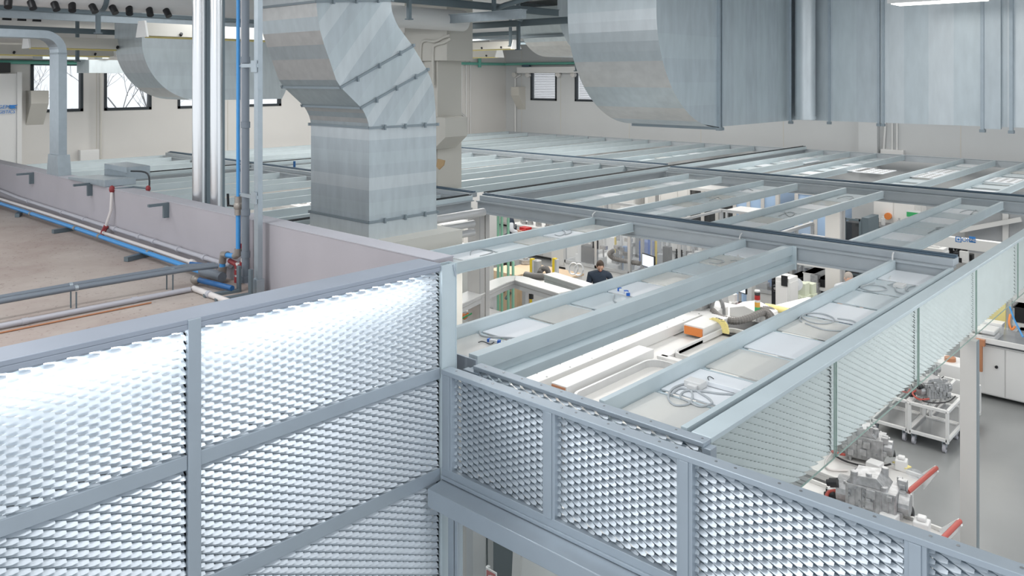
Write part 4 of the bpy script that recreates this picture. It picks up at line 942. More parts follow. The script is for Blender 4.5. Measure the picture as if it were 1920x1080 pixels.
q = on_u(5, 120, UWL+.1); b = MB(); b.box(UWL+.02, q.y-.7, 5.75, UWL+.2, q.y+.15, 6.0); tag(b.build('wall_box', 'black'), 'dark box above the white sign panel at far left', 'wall box')
b = MB(); b.tube([(UWL+.15, 9.05, 3.2), (UWL+.15, 9.05, 6.0)], .035, 8); tag(b.build('conduit', 'wall_beige', smooth=True), 'beige conduit between the first and second window', 'conduit')
q = on_u(170, 293, UWL+.2); b = MB(); b.box(UWL, q.y-.25, q.z-.15, UWL+.16, q.y+.25, q.z+.18); tag(b.build('socket_box', 'white_paint', bevel=.01), 'white socket box low on the window wall', 'socket box')
# pillar conduits
pv = 10.88
r = pipe('conduit', [on_v(789, 160, pv), on_v(789, 90, pv), on_v(797, 76, pv), on_v(815, 78, pv), on_v(832, 70, pv), on_v(845, 66, pv)], .03, 'wall_beige', 'beige conduit bending across the top of the cream pillar', 'conduit', sm=5)
r = pipe('conduit', [on_v(812, 160, pv), on_v(812, 95, pv), on_v(818, 84, pv), on_v(832, 80, pv), on_v(846, 72, pv)], .03, 'wall_beige', 'second beige conduit at the right edge of the cream pillar', 'conduit', sm=5)
# bright lamp above the large duct's right run
q = on_v(1770, 3, 11.3); b = MB(); b.box(q.x-.62, 11.1, q.z, q.x+.5, 11.5, q.z+.12); o = tag(b.build('ceiling_lamp', 'lamp_white'), 'lit white lamp at the top edge above the large duct run', 'ceiling lamp')
b = MB(); b.box(q.x-.58, 11.13, q.z-.01, q.x+.46, 11.47, q.z); b.build('diffuser', 'tube_light', o)
# bare trees outside the windows
def tree(u, v, h, label, seed):
    rnd = random.Random(seed); b = MB()
    def br(p, d, L, r, n):
        q = p+d*L; b.tube([p, (p+q)/2+Vector((rnd.uniform(-.05, .05)*L, rnd.uniform(-.05, .05)*L, 0)), q], [r, r*.8, r*.6], 5, cap=False)
        if n == 0: return
        for k in range(3 if n > 1 else 4):
            a = Vector((rnd.uniform(-.7, .7), rnd.uniform(-.8, .8), rnd.uniform(.15, .8))); br(p+(q-p)*rnd.uniform(.45, 1), (d*.55+a).normalized(), L*rnd.uniform(.55, .75), r*.55, n-1)
    br(Vector((u, v, -.5)), Vector((0, .03, 1)), h*.5, .07, 4)
    return tag(b.build('bare_tree', 'bark'), label, 'tree')
tree(-31, 13.2, 7.5, 'bare leafless tree outside the second window', 3); tree(-34, 10.3, 7.0, 'bare leafless tree outside the first window', 8)
# ================================================================== HALL: machines and people
def post(b, x, y, z0, z1, w=.08): b.box(x-w/2, y-w/2, z0, x+w/2, y+w/2, z1)
# ---- columns
def hall_column(u, v, label, w=.30, mk='col_beige', top=ZT-.22):
    r = thing('hall_column', label, 'column', (u, v, 0)); b = MB(); b.box(u-w/2, v-w*.4, 0, u+w/2, v+w*.4, top); b.build('shaft', mk, r)
    b = MB(); b.box(u+w/2, v-w*.4, 0, u+w/2+.02, v-w*.4+.10, top); b.box(u+w/2, v+w*.4-.10, 0, u+w/2+.02, v+w*.4, top); b.build('side_rail', 'alu_grey', r); return r
hall_column(-10.68, 10.70, 'beige steel column under the junction of the two nearest roof beams')
hall_column(-6.6, 17.0, 'beige steel column seen below the second cross beam')
hall_column(-13.9, 21.5, 'beige steel column far back below the farthest bay', .25)
p = on_u(1818, 700, -2.545)
r = thing('hall_column', 'wide beige steel column standing below the glass-fronted mesh wall', 'column', (-2.545, p.y, 0))
b = MB(); b.box(-2.63, p.y-.06, 0, -2.462, p.y+.05, ZT-.80); b.build('shaft', 'col_beige', r)
b = MB(); b.box(-2.462, p.y-.05, 0, -2.455, p.y+.05, ZT-.80); b.build('edge_strip', 'flange', r)
# ---- main white assembly machine (u -6.9..-5.3, v 7.2..12)
mc = thing('assembly_machine', 'long white assembly machine under the gap beside the deep channel beam', 'machine', (-6.1, 9.6, 0))
b = MB(); b.box(-6.75, 7.3, 0, -5.2, 12.5, 1.80); b.build('cabinet', 'white_soft', mc, bevel=.01)
b = MB(); b.box(-6.9, 7.2, 1.80, -4.9, 10.4, 1.86); b.box(-6.9, 10.4, 1.80, -4.9, 12.6, 1.84); b.build('top_plate', 'white_warm', mc, bevel=.008)
b = MB(); b.box(-6.62, 7.35, 1.86, -6.38, 11.2, 2.0); b.box(-6.62, 11.2, 1.86, -6.30, 11.9, 2.0); b.build('long_cover', 'white_paint', mc, bevel=.008)
b = MB(); b.box(-6.27, 7.5, 1.88, -6.03, 9.35, 2.0); b.build('cable_cover', 'white_paint', mc, bevel=.006)
b = MB(); b.box(-6.25, 7.485, 1.885, -6.05, 7.5, 1.985); b.build('cable_bundle', 'copper', mc); mc.children[-1]['label'] = 'orange-brown cable bundle'
b = MB(); b.box(-6.30, 10.55, 1.88, -5.97, 11.3, 2.02); b.build('cable_cover', 'white_paint', mc, bevel=.006)
b = MB(); b.box(-6.28, 10.53, 1.885, -5.99, 10.55, 2.0); b.build('cable_bundle', 'orange', mc)
def ring(cx, cy, w, l, z0, z1, t=.03, n=8):
    b = MB(); R = min(w, l)*.4
    def rr(o):
        pts = []
        for (sx, sy, a0) in ((1, 1, 0), (-1, 1, PI/2), (-1, -1, PI), (1, -1, 1.5*PI)):
            for k in range(n+1):
                a = a0+PI/2*k/n; pts.append((cx+sx*(w/2-R)+(R+o)*math.cos(a), cy+sy*(l/2-R)+(R+o)*math.sin(a)))
        return pts
    A, B = rr(0), rr(t); N = len(A)
    for i in range(N):
        j = (i+1) % N
        b.quad((*A[i], z1), (*A[j], z1), (*B[j], z1), (*B[i], z1)); b.quad((*B[i], z0), (*B[i], z1), (*B[j], z1), (*B[j], z0)); b.quad((*A[i], z1), (*A[i], z0), (*A[j], z0), (*A[j], z1))
    return b
ring(-5.72, 8.3, .42, 1.7, 1.86, 1.95).build('tray_rim', 'alu', mc, smooth=True)
ring(-5.70, 10.35, .40, 1.5, 1.86, 1.93).build('tray_rim', 'white_soft', mc, smooth=True)
b = MB(); b.box(-6.02, 9.4, 1.86, -5.4, 9.5, 1.90); b.box(-5.99, 9.45, 1.86, -5.9, 10.4, 1.90); b.build('cross_strip', 'white_paint', mc); b = MB(); b.box(-6.0, 7.45, 1.86, -5.4, 7.5, 1.885); b.build('cross_strip', 'white_paint', mc)
b = MB(); q = at(1385, 612, 1.86); b.box(q.x-.22, q.y-.5, 1.862, q.x+.2, q.y+.35, 1.87); b.build('dark_opening', 'black', mc)
for k in range(9):
    for u in (-6.58, -6.42): b = MB(); b.cyl((u, 7.6+.45*k, 2.0), (u, 7.6+.45*k, 2.006), .012, 8); b.build('screw', 'steel', mc)
b = MB()
chain = [at(1326, 607, 1.95)+Vector((0, 0, 0)), at(1340, 600, 2.02), at(1351, 602, 2.04), at(1358, 610, 2.0), at(1361, 622, 1.92)]
for i, q in enumerate(spline(chain, 4)): b.cbox(q, .10, .035, .05)
o = tag(b.build('cable_chain', 'yellow_pale', bevel=.004), 'beige articulated cable chain curving over the white machine', 'cable chain')
b = MB()
for q in spline(chain, 4)[::2]: b.cbox(q+Vector((0, 0, .026)), .06, .02, .008)
b.build('link_cover', 'black', o)
# arch bracket and hoses
r = thing('cast_bracket', 'white cast arch bracket on top of the assembly machine', 'bracket', (-6.2, 11.45, 1.84))
b = MB(); q = at(1345, 590, 1.9); ux = Vector((CS, SN, 0)); pp = []
for k in range(13):
    a = PI*k/12; pp.append(q+ux*(-.10*math.cos(a))+Vector((0, 0, .28*math.sin(a))))
b.tube(pp, .035, 8); b.build('arch', 'cast', r, smooth=True)
b = MB(); pl, pr_ = q-ux*.14, q-ux*.45
b.prism([(pr_.x, pr_.y-.2), (pl.x, pl.y-.2), (pl.x, pl.y+.2), (pr_.x, pr_.y+.2)], 'z', 1.95, 2.12); b.bar(q-ux*.40+Vector((0, 0, .16)), q-ux*.02+Vector((0, 0, .33)), .35, .05); b.build('gusset', 'cast', r, bevel=.01)
def hose(pts, rad, label, mk='hose', rib=True, group=None):
    s = spline([Vector(p) for p in pts], 12); rs = [rad*(1.0 if (i % 2) else .86) for i in range(len(s))] if rib else rad
    b = MB(); b.tube(s, rs, 10); return tag(b.build('corrugated_hose', mk, smooth=not rib), label, 'hose', group)
hose([at(1336, 583, 2.0), at(1352, 596, 1.98), at(1378, 602, 1.97), at(1405, 596, 2.0), at(1428, 586, 2.02), at(1440, 590, 1.98), at(1446, 606, 1.85)], .055, 'thick grey corrugated hose looping from the cast arch to the right')
hose([at(1425, 580, 2.02), at(1440, 584, 2.0), at(1449, 596, 1.9), at(1450, 606, 1.82)], .045, 'second grey corrugated hose bend right of the signal tower')
hose([at(1430, 578, 1.98), at(1446, 580, 1.96), at(1455, 590, 1.88), at(1456, 602, 1.8)], .04, 'third grey corrugated hose bend, rightmost of the bundle')
def signal_tower(base, h, label):
    r = thing('signal_tower', label, 'signal lamp', base); w = h*.085
    z = 0; b = MB(); b.cyl((0, 0, 0), (0, 0, .02), w*1.3, 14); b.cyl((0, 0, 0), (0, 0, h*.22), w*.6, 12); b.build('base', 'alu_grey', r, local=True, smooth=True)
    z = h*.22
    for nm, mk, k in (('collar', 'white_paint', .12), ('green_lamp', 'led_green', .13), ('amber_lamp', 'led_amber', .15), ('white_ring', 'white_paint', .07), ('red_lamp', 'led_red', .14), ('clear_lamp', 'smoked', .10), ('cap', 'white_paint', .05)):
        b = MB(); b.cyl((0, 0, z), (0, 0, z+h*k), w, 16); b.build(nm, mk, r, local=True, smooth=True); z += h*k
    return r
signal_tower(at(1420, 604, 1.86), .50, 'signal tower with red, amber and green lamps on the assembly machine')
b = MB(); q = at(1412, 596, 1.86); b.prism([(q.x-.35, 1.84), (q.x+.25, 1.84), (q.x+.25, 1.95), (q.x-.1, 2.05), (q.x-.35, 1.98)], 'y', q.y-.1, q.y+.35); tag(b.build('machine_cover', 'white_paint', bevel=.01), 'angular white cover below the signal tower', 'cover')
# switch box in front-left of machine
r = thing('switch_cabinet', 'grey cabinet with a yellow and red main switch below the deep channel beam', 'cabinet', (-7.6, 8.75, 0))
b = MB(); b.box(-8.1, 8.65, 0, -7.2, 9.3, 1.62); b.build('body', 'white_soft', r, bevel=.01)
b = MB(); q = on_v(993, 688, 8.64); b.cyl((q.x, 8.65, q.z), (q.x, 8.60, q.z), .085, 18); b.build('switch_plate', 'yellow', r)
b = MB(); b.cyl((q.x, 8.60, q.z), (q.x, 8.57, q.z), .045, 14); b.build('switch_knob', 'red', r)
b = MB(); q2 = on_v(1015, 692, 8.64); b.cyl((q2.x, 8.65, q2.z), (q2.x, 8.60, q2.z), .02, 10); b.bar((q2.x, 8.60, q2.z-.05), (q2.x+.05, 8.60, q2.z+.05), .02, .02); b.build('lock', 'alu', r)
q = at(1170, 625, 2.0); b = MB(); b.box(q.x-.13, q.y-.14, 1.98, q.x+.13, q.y+.14, 2.012); tag(b.build('warning_plate', 'yellow_pale', bevel=.004), 'flat yellow plate on the long white cover', 'plate')
# generic machine parts -------------------------------------------------------
def cabinet(u0, v0, u1, v1, h, label, mk='white_soft', doors=2, side='-v', cat='cabinet', z0=0):
    r = thing('machine_cabinet', label, cat, ((u0+u1)/2, (v0+v1)/2, z0))
    b = MB(); b.box(u0, v0, z0+.06, u1, v1, z0+h); b.build('body', mk, r, bevel=.008)
    n = doors; w = (u1-u0)/n
    for i in range(n):
        b = MB(); b.box(u0+w*i+.02, v0-.015, z0+.12, u0+w*(i+1)-.02, v0, z0+h-.08); d = b.build('door', mk, r, bevel=.004)
        b = MB(); b.box(u0+w*(i+1)-.09, v0-.035, z0+h*.5, u0+w*(i+1)-.065, v0-.015, z0+h*.5+.16); b.build('handle', 'black', d)
    w2 = (v1-v0)/n
    for i in range(n):
        b = MB(); b.box(u1, v0+w2*i+.02, z0+.12, u1+.015, v0+w2*(i+1)-.02, z0+h-.08); d = b.build('side_panel', mk, r, bevel=.004)
    b = MB(); b.box(u0+.1, v0+.1, z0+h, u1-.1, v1-.1, z0+h+.03); b.build('roof_plate', 'white_paint', r, bevel=.004)
    return r
def cell(u0, v0, u1, v1, h, label, base=.85, pane='acrylic', nu=2, nv=2, mk='white_soft', inside=True, seed=0, w=.07):
    """machine cell: cabinet base, aluminium frame, clear panes"""
    r = thing('machine_cell', label, 'machine', ((u0+u1)/2, (v0+v1)/2, 0)); rnd = random.Random(seed)
    b = MB(); b.box(u0, v0, .05, u1, v1, base); b.build('base', mk, r, bevel=.008)
    us_ = [u0+(u1-u0)*i/nu for i in range(nu+1)]; vs_ = [v0+(v1-v0)*i/nv for i in range(nv+1)]
    P = [(u, v0) for u in us_]+[(u1, v) for v in vs_[1:]]+[(u, v1) for u in us_[:-1]]+[(u0, v) for v in vs_[1:-1]]
    for (x, y) in P: c = MB(); post(c, x, y, base, h, w); c.build('post', 'alu', r)
    for nm, z in (('top_frame', h), ('lower_frame', base+.04)):
        c = MB()
        for (xa, ya, xb_, yb) in ((u0, v0, u1, v0), (u1, v0, u1, v1), (u0, v1, u1, v1), (u0, v0, u0, v1)): c.bar((xa, ya, z), (xb_, yb, z), w, w)
        if nm == 'top_frame':
            for u in us_[1:-1]: c.bar((u, v0, z), (u, v1, z), w*.8, w*.8)
        c.build(nm, 'alu', r)
    for i in range(nu): c = MB(); c.box(us_[i]+w/2, v0-.005, base+.08, us_[i+1]-w/2, v0+.003, h-.04); c.build('pane', pane, r)
    for i in range(nv): c = MB(); c.box(u1-.003, vs_[i]+w/2, base+.08, u1+.005, vs_[i+1]-w/2, h-.04); c.build('pane', pane, r)
    c = MB(); hx = us_[1] if nu > 1 else (u0+u1)/2
    for s in (-.08, .06): c.box(hx+s, v0-.05, base+.5, hx+s+.025, v0-.03, base+.72)
    c.build('door_handle', 'black', r)
    if inside:
        for k in range(16):
            c = MB()
            x, y = rnd.uniform(u0+.2, u1-.2), rnd.choice([rnd.uniform(v0+.2, v0+.4), rnd.uniform(v1-.4, v1-.2)]); s = rnd.uniform(.06, .18)
            c.box(x-s, y-s*.7, base, x+s, y+s*.7, base+rnd.uniform(.1, .7)); c.build('fixture', rnd.choice(['white_soft', 'white_soft', 'alu', 'alu_grey', 'black']), r, bevel=.01)
        for k in range(10):
            c = MB()
            x, y = rnd.uniform(u0+.2, u1-.2), rnd.choice([v0+.25, v1-.25]); z = base+rnd.uniform(.3, .8); c.cyl((x, y, base), (x, y, z), rnd.uniform(.02, .05), 8); c.box(x-.08, y-.05, z-.05, x+.1, y+.05, z+.04); c.build('tooling', 'steel', r)
        for k in range(4):
            c = MB()
            x, y = rnd.uniform(u0+.2, u1-.2), rnd.choice([v0+.3, v1-.3]); c.box(x-.05, y-.05, base, x+.07, y+.06, base+rnd.uniform(.3, .6)); c.build('actuator', rnd.choice(['blue_box', 'black', 'alu_grey']), r)
    return r
def robot(u, v, z, rot, s, label, mk='white_paint'):
    r = thing('robot_arm', label, 'robot arm', (u, v, z), rot)
    b = MB(); b.cyl((0, 0, 0), (0, 0, .25*s), .20*s, 16, .16*s); b.build('base', 'alu_grey', r, local=True, smooth=True)
    b = MB(); b.tube([(0, 0, .25*s), (0, .05*s, .4*s), (0, .25*s, .75*s), (0, .30*s, .95*s)], [.15*s, .15*s, .11*s, .12*s], 12, smoothpts=0); b.ell((0, .3*s, .98*s), .15*s, .15*s, .15*s); b.build('lower_arm', mk, r, local=True, smooth=True)
    b = MB(); b.tube([(0, .3*s, .98*s), (0, 0, 1.08*s), (0, -.4*s, 1.0*s)], [.13*s, .10*s, .07*s], 12); b.build('forearm', mk, r, local=True, smooth=True)
    b = MB(); b.ell((0, -.42*s, .98*s), .08*s, .08*s, .08*s); b.cyl((0, -.45*s, .95*s), (0, -.5*s, .75*s), .05*s, 12); b.build('wrist', 'cast', r, local=True, smooth=True)
    return r
def rack(u0, v0, u1, v1, h, n, label, seed=1, dark=True, nm='far behind the clear cells'):
    r = thing('storage_rack', label, 'rack', ((u0+u1)/2, (v0+v1)/2, 0)); rnd = random.Random(seed)
    for (x, y) in ((u0, v0), (u1, v0), (u0, v1), (u1, v1)): c = MB(); post(c, x, y, 0, h, .06); c.build('upright', 'alu', r)
    for k in range(n+1):
        z = .15+(h-.2)*k/n; c = MB(); c.box(u0, v0, z, u1, v1, z+.06); c.build('shelf', 'white_soft', r)
        if k < n:
            for j in range(3):
                c = MB(); dk = dark and (k+j) % 2 == 0; x = u0+(u1-u0)*(j+.5)/3; hb = rnd.uniform(.12, .28); c.box(x-(u1-u0)*.13, v0+.06, z+.061, x+(u1-u0)*.13, v1-.1, z+.061+hb); c.box(x-(u1-u0)*.145, v0+.05, z+.04+hb, x+(u1-u0)*.145, v1-.09, z+.061+hb)
                tag(c.build('storage_bin', 'black' if dk else 'white_soft'), '%s bin, %s on the %s shelf of the rack %s' % ('black' if dk else 'white', ['left', 'middle', 'right'][j], ['lowest', 'second', 'third', 'top'][k], nm), 'bin', 'bins on the storage racks')
    return r
def bench(u0, v0, u1, v1, label, h=.95, top='wood', mk='white_soft'):
    r = thing('work_bench', label, 'workbench', ((u0+u1)/2, (v0+v1)/2, 0))
    b = MB(); b.box(u0-.03, v0-.03, h-.05, u1+.03, v1+.03, h); b.build('bench_top', top, r, bevel=.006)
    n = max(1, int((u1-u0)/.6)); w = (u1-u0)/n
    b = MB(); b.box(u0, v0, .08, u1, v1, h-.05); b.build('body', mk, r)
    for i in range(n):
        c = MB(); c.box(u0+w*i+.01, v0-.018, .1, u0+w*(i+1)-.01, v0, h-.08); d = c.build('door', mk, r, bevel=.003)
        c = MB(); c.cyl((u0+w*(i+.8), v0-.02, h*.6), (u0+w*(i+.8), v0-.05, h*.6), .025, 10); c.build('knob', 'black', d)
    return r
# ---- rail conveyor left of the person
def conveyor(pts, w, h, label, legs=(), mk='white_paint'):
    pts = [Vector(p) for p in pts]; r = thing('conveyor_rail', label, 'conveyor', (pts[0].x, pts[0].y, 0))
    def ribbon(off0, off1, z0, z1):
        b = MB(); n = len(pts); L = []
        for i, p in enumerate(pts):
            d = (pts[min(i+1, n-1)]-pts[max(i-1, 0)]); d.z = 0; d.normalize(); s = Vector((-d.y, d.x, 0)); L.append((p+s*off0, p+s*off1))
        for i in range(n-1):
            (a, c), (a2, c2) = L[i], L[i+1]
            f = lambda q, z: (q.x, q.y, q.z+z)
            b.quad(f(a, z1), f(c, z1), f(c2, z1), f(a2, z1)); b.quad(f(a, z0), f(a2, z0), f(c2, z0), f(c, z0)); b.quad(f(a, z0), f(a, z1), f(a2, z1), f(a2, z0)); b.quad(f(c, z0), f(c2, z0), f(c2, z1), f(c, z1))
        for (a, c) in (L[0], L[-1]): b.quad((a.x, a.y, a.z+z0), (c.x, c.y, c.z+z0), (c.x, c.y, c.z+z1), (a.x, a.y, a.z+z1))
        return b
    ribbon(-w/2, w/2, -.02, 0).build('top_cover', mk, r); ribbon(-w/2+.02, w/2-.02, -h, -.02).build('side_profile', 'alu', r)
    ribbon(-w/2+.005, w/2-.005, -h*.55, -h*.45).build('groove', 'alu_grey', r)
    for (u, v) in legs: c = MB(); post(c, u, v, 0, pts[0].z-h, .09); c.build('leg', 'alu', r)
    return r
def arcpts(a, b_, c, n=8): return [a*(1-t)**2+b_*2*t*(1-t)+c*t*t for t in [i/n for i in range(n+1)]]
A0, A1, A2, A3 = at(840, 572, 1.7), at(925, 532, 1.7), at(962, 514, 1.7), at(985, 525, 1.7)
conveyor([A0]+arcpts(A1, A2, A3)+[at(1060, 547, 1.7)], .34, .17, 'white conveyor rail with a rounded bend running past the beige column', [(A1.x, A1.y), (A3.x, A3.y)])
conveyor([at(1030, 512, 1.65), at(1120, 540, 1.65)], .30, .2, 'straight white conveyor rail left of the man in the dark shirt', [(at(1030, 512, 1.65).x+.1, at(1030, 512, 1.65).y-.1)])
conveyor([at(845, 565, 1.25), at(960, 600, 1.25)], .45, .18, 'low stepped white conveyor rail beside the tall corner post', [(-10.9, 10.0)])
for (px, py, dz, s, lab, mk) in [(858, 592, .05, .10, 'small orange part on the low stepped rail beside the corner post', 'orange'), (870, 597, .04, .08, 'second small orange part on the low stepped rail', 'orange')]:
    q = at(px, py, 1.26); b = MB(); b.ell((q.x, q.y, q.z+.04), s, s*.7, .05); b.cyl((q.x, q.y, q.z), (q.x+.1, q.y, q.z+.1), .03, 8); tag(b.build('orange_part', mk, smooth=True), lab, 'part')
q = at(860, 602, 1.26); b = MB(); b.bar((q.x, q.y, 1.28), (q.x+.18, q.y+.15, 1.40), .05, .02); tag(b.build('green_strap', 'green'), 'green strap on the low stepped rail beside the corner post', 'strap')
# green stands, yellow posts, dark tubes
for i, (px, y0, y1, D) in enumerate([(941, 384, 520, 16.8), (953, 384, 520, 17.0), (934, 384, 418, 16.8), (962, 490, 515, 16.6)]):
    Xc = (px-HX)/FPX*D; u, v = CS*Xc-SN*D, SN*Xc+CS*D; b = MB(); z1 = H-(y0-HY)*D/FPX; b.box(u-.02, v-.02, 0.0, u+.02, v+.02, z1); 
    if i in (0, 1): b.bar((u, v, z1-.02), (u-.25, v-.2, z1-.02), .04, .04)
    tag(b.build('green_post', 'green_pole'), 'green upright post beside the beige column, %s' % ['left one of the tall pair', 'right one of the tall pair', 'short one with a bend', 'lower one to the right'][i], 'post', 'green posts')
for i, (px, py) in enumerate([(998, 512), (1040, 511)]):
    q = at(px, py, 1.3); b = MB(); b.box(q.x-.04, q.y-.04, 0, q.x+.04, q.y+.04, 1.62); o = tag(b.build('light_curtain', 'yellow'), 'yellow light-curtain post %s' % ['left of the dark cylinder', 'right of the dark cylinder'][i], 'post', 'yellow posts')
    b = MB(); b.box(q.x+.04, q.y-.05, 0, q.x+.09, q.y+.04, 1.60); b.build('bracket', 'alu', o)
q = at(1006, 512, 1.3); b = MB(); b.cyl((q.x, q.y, .9), (q.x, q.y, 1.58), .11, 16); tag(b.build('dark_cylinder', 'alu_grey', smooth=True), 'dark grey upright cylinder between the yellow posts', 'cylinder')
hose([at(985, 515, 1.5), at(1000, 518, 1.5), at(1020, 519, 1.5), at(1032, 520, 1.5)], .07, 'thick dark horizontal tube below the yellow posts', 'hose', False)
hose([at(1012, 512, 1.5), at(1016, 505, 1.55), at(1024, 503, 1.6), at(1028, 510, 1.5)], .06, 'dark hose bend above the thick horizontal tube', 'hose', True)
for i, (px, y0, y1) in enumerate([(986, 531, 568), (996, 534, 560), (1010, 534, 552), (1024, 540, 556)]):
    q = at(px, y1, 1.0); q2 = on_v(px, y0, q.y); b = MB(); b.tube([q, (q.x, q.y, (q.z+q2.z)/2), q2], .05, 10); o = tag(b.build('vertical_hose', 'black' if i % 2 == 0 else 'rubber', smooth=True), 'black vertical hose under the white conveyor, %s from the left' % ORD[i], 'hose', 'hoses under the conveyor')
    b = MB(); b.tube([(q.x, q.y, (q.z+q2.z)/2-.03), (q.x, q.y, (q.z+q2.z)/2+.03)], .06, 10); b.build('coupling', 'white_soft', o, smooth=True)
for i, px in enumerate((1041, 1047, 1053)):
    q = at(px, 550, 1.3); b = MB(); b.tube([q+Vector((-.05, .05, .25)), q+Vector((0, 0, .22)), q+Vector((.03, 0, -.1))], .025, 8, smoothpts=5); tag(b.build('white_hose', 'white_soft', smooth=True), 'white bent hose at the end of the conveyor, %s from the left' % ORD[i], 'hose', 'white hoses at the conveyor end')
q0 = at(925, 512, .98); bench(q0.x-.2, q0.y+.66, q0.x+1.5, q0.y+1.5, 'wood-topped workbench behind the green posts')
for i, (px, py) in enumerate([(935, 503), (948, 502), (985, 498)]):
    q = at(px, py-6, .98); b = MB(); b.cyl((q.x, q.y, .96), (q.x, q.y, 1.06), .16, 14); b.cyl((q.x, q.y, 1.06), (q.x, q.y, 1.10), .07, 10); tag(b.build('flange_part', ['cast', 'black', 'cast'][i], smooth=True), 'round %s part on the wood-topped workbench, %s from the left' % (['metal', 'black', 'metal'][i], ORD[i]), 'part', 'parts on the wood bench')
q = at(945, 560, .5); r = thing('wooden_unit', 'low wooden unit with two black knobs under the conveyor', 'cabinet', (q.x, q.y+.4, 0))
b = MB(); b.box(q.x-.5, q.y, 0, q.x+.4, q.y+.6, 1.1); b.build('body', 'wood', r)
for px, py in ((942, 543), (956, 537)):
    c = MB(); k = on_v(px, py, q.y-.02); c.cyl((k.x, q.y, k.z), (k.x, q.y-.06, k.z), .075, 14); c.build('knob', 'black', r)
b = MB(); k0, k1 = on_v(950, 560, q.y), on_v(958, 548, q.y); b.bar((k0.x, q.y-.03, k0.z), (k1.x, q.y-.03, k1.z), .05, .05); b.build('lever', 'zinc_dark', r)
# ---- enclosures around the man (bay behind the third strip)
cell(-13.4, 16.6, -11.4, 18.4, 2.2, 'clear machine cell behind the yellow posts', seed=2)
cell(-11.3, 17.0, -9.2, 19.0, 2.25, 'tall clear machine cell behind the man in the dark shirt', seed=5)
cell(-9.0, 17.2, -7.9, 19.0, 2.2, 'clear machine cell with blue actuator left of the storage rack', seed=7, nu=1)
robot(-12.3, 17.4, .85, .6, .9, 'white robot arm inside the cell behind the yellow posts')
robot(-9.9, 17.8, .85, -.6, .9, 'white robot arm inside the cell behind the man')
q = at(1212, 470, 1.2); b = MB(); b.box(q.x-.15, q.y-.12, .9, q.x+.15, q.y+.15, 1.45); tag(b.build('blue_unit', 'blue', bevel=.02), 'bright blue unit behind the clear panes right of the man', 'machine unit')
for i, (px, y0, y1, mk, zb) in enumerate([(1154, 445, 470, 'yellow', 1.2), (1230, 450, 490, 'yellow', 1.0), (1217, 440, 505, 'blue', .9)]):
    q = at(px, y1, zb); q2 = on_v(px, y0, q.y); b = MB(); b.box(q.x-.02, q.y-.02, 0, q.x+.02, q.y+.02, q2.z); tag(b.build('guard_post', mk), '%s slim guard post right of the man, %s from the left' % (mk, ORD[i]), 'post', 'slim guard posts')
def monitor(px, py, z, w, h, rot, label):
    q = at(px, py, z); r = thing('monitor', label, 'monitor', q, rot)
    b = MB(); b.box(-w/2, 0, 0, w/2, .04, h); b.build('casing', 'black', r, local=True, bevel=.005)
    b = MB(); b.box(-w/2+.02, -.004, .02, w/2-.02, 0, h-.02); b.build('screen', 'screen', r, local=True)
    b = MB(); b.cyl((0, .05, -z+.02), (0, .05, .1), .03, 8); b.box(-.15, -.1, -z, .15, .2, -z+.02); b.build('stand', 'alu_grey', r, local=True); return r
monitor(1215, 502, 1.25, .46, .30, -.35, 'monitor with a bright screen right of the man in the dark shirt')
monitor(1384, 548, 1.35, .42, .32, -.3, 'monitor with a bright screen behind the signal tower')
hose([at(1150, 470, 1.35), at(1143, 476, 1.3), at(1150, 484, 1.2), at(1175, 490, 1.15), at(1200, 494, 1.15)], .06, 'dark cable chain curving behind the clear pane right of the man', 'hose')
for i, (px, py) in enumerate([(1075, 512), (1085, 514)]):
    q = at(px, py, 1.25); b = MB(); b.tube([q+Vector((.12*math.cos(t), .12*math.sin(t)*.3, .1+.12*math.sin(t))) for t in [2*PI*k/14 for k in range(15)]], .02, 6, cap=False); tag(b.build('hand_wheel', 'alu', smooth=True), 'steel hand wheel behind the straight conveyor rail, %s' % ['left', 'right'][i], 'hand wheel', 'hand wheels')
cabinet(-11.9, 13.6, -11.0, 14.6, 1.1, 'low white cabinet left of the man in the dark shirt'); cabinet(-9.6, 14.7, -8.2, 15.7, 1.25, 'white cabinet under the gap right of the man'); cabinet(-10.3, 15.3, -9.7, 16.1, 1.0, 'small white cabinet behind the man', doors=1)
# ---- machines in the bay right of the channel
rack(-7.75, 17.3, -6.85, 18.1, 2.1, 4, 'storage rack with dark bins beside the second column', 3, nm='beside the second column')
rack(-10.95, 20.6, -10.05, 21.4, 2.0, 4, 'storage rack with dark bins far behind the clear cells', 5)
q = at(1491, 532, 1.5); b = MB(); b.cyl((q.x, q.y, 1.5), (q.x+.05, q.y-.07, 1.51), .13, 20); o = tag(b.build('round_fan', 'alu', smooth=True), 'round grey fan disc on an arm in front of the storage rack', 'fan')
b = MB(); b.cyl((q.x+.05, q.y-.07, 1.51), (q.x+.06, q.y-.085, 1.512), .05, 14); b.build('hub', 'white_soft', o); b = MB(); b.bar((q.x, q.y, 1.5), (q.x-.4, q.y-.1, 1.35), .04, .04); b.build('arm', 'steel', o)
cabinet(-7.12, 15.35, -6.84, 15.75, 1.72, 'white control cabinet with a small dark display', doors=1)
b = MB(); q = on_v(1470, 527, 15.3); b.box(q.x-.06, 15.305, q.z-.1, q.x+.06, 15.33, q.z+.1); tag(b.build('display', 'black'), 'small dark display on the white control cabinet', 'display')
q0 = at(1395, 578, 1.2); r = thing('parts_tray', 'tray of small red and white parts beside the signal tower', 'tray', q0)
b = MB(); b.box(q0.x-.3, q0.y-.3, 0, q0.x+.3, q0.y+.4, 1.18); b.build('stand', 'white_soft', r); b = MB(); b.box(q0.x-.3, q0.y-.3, 1.18, q0.x+.3, q0.y+.4, 1.2); b.build('tray', 'black', r)
rnd = random.Random(4)
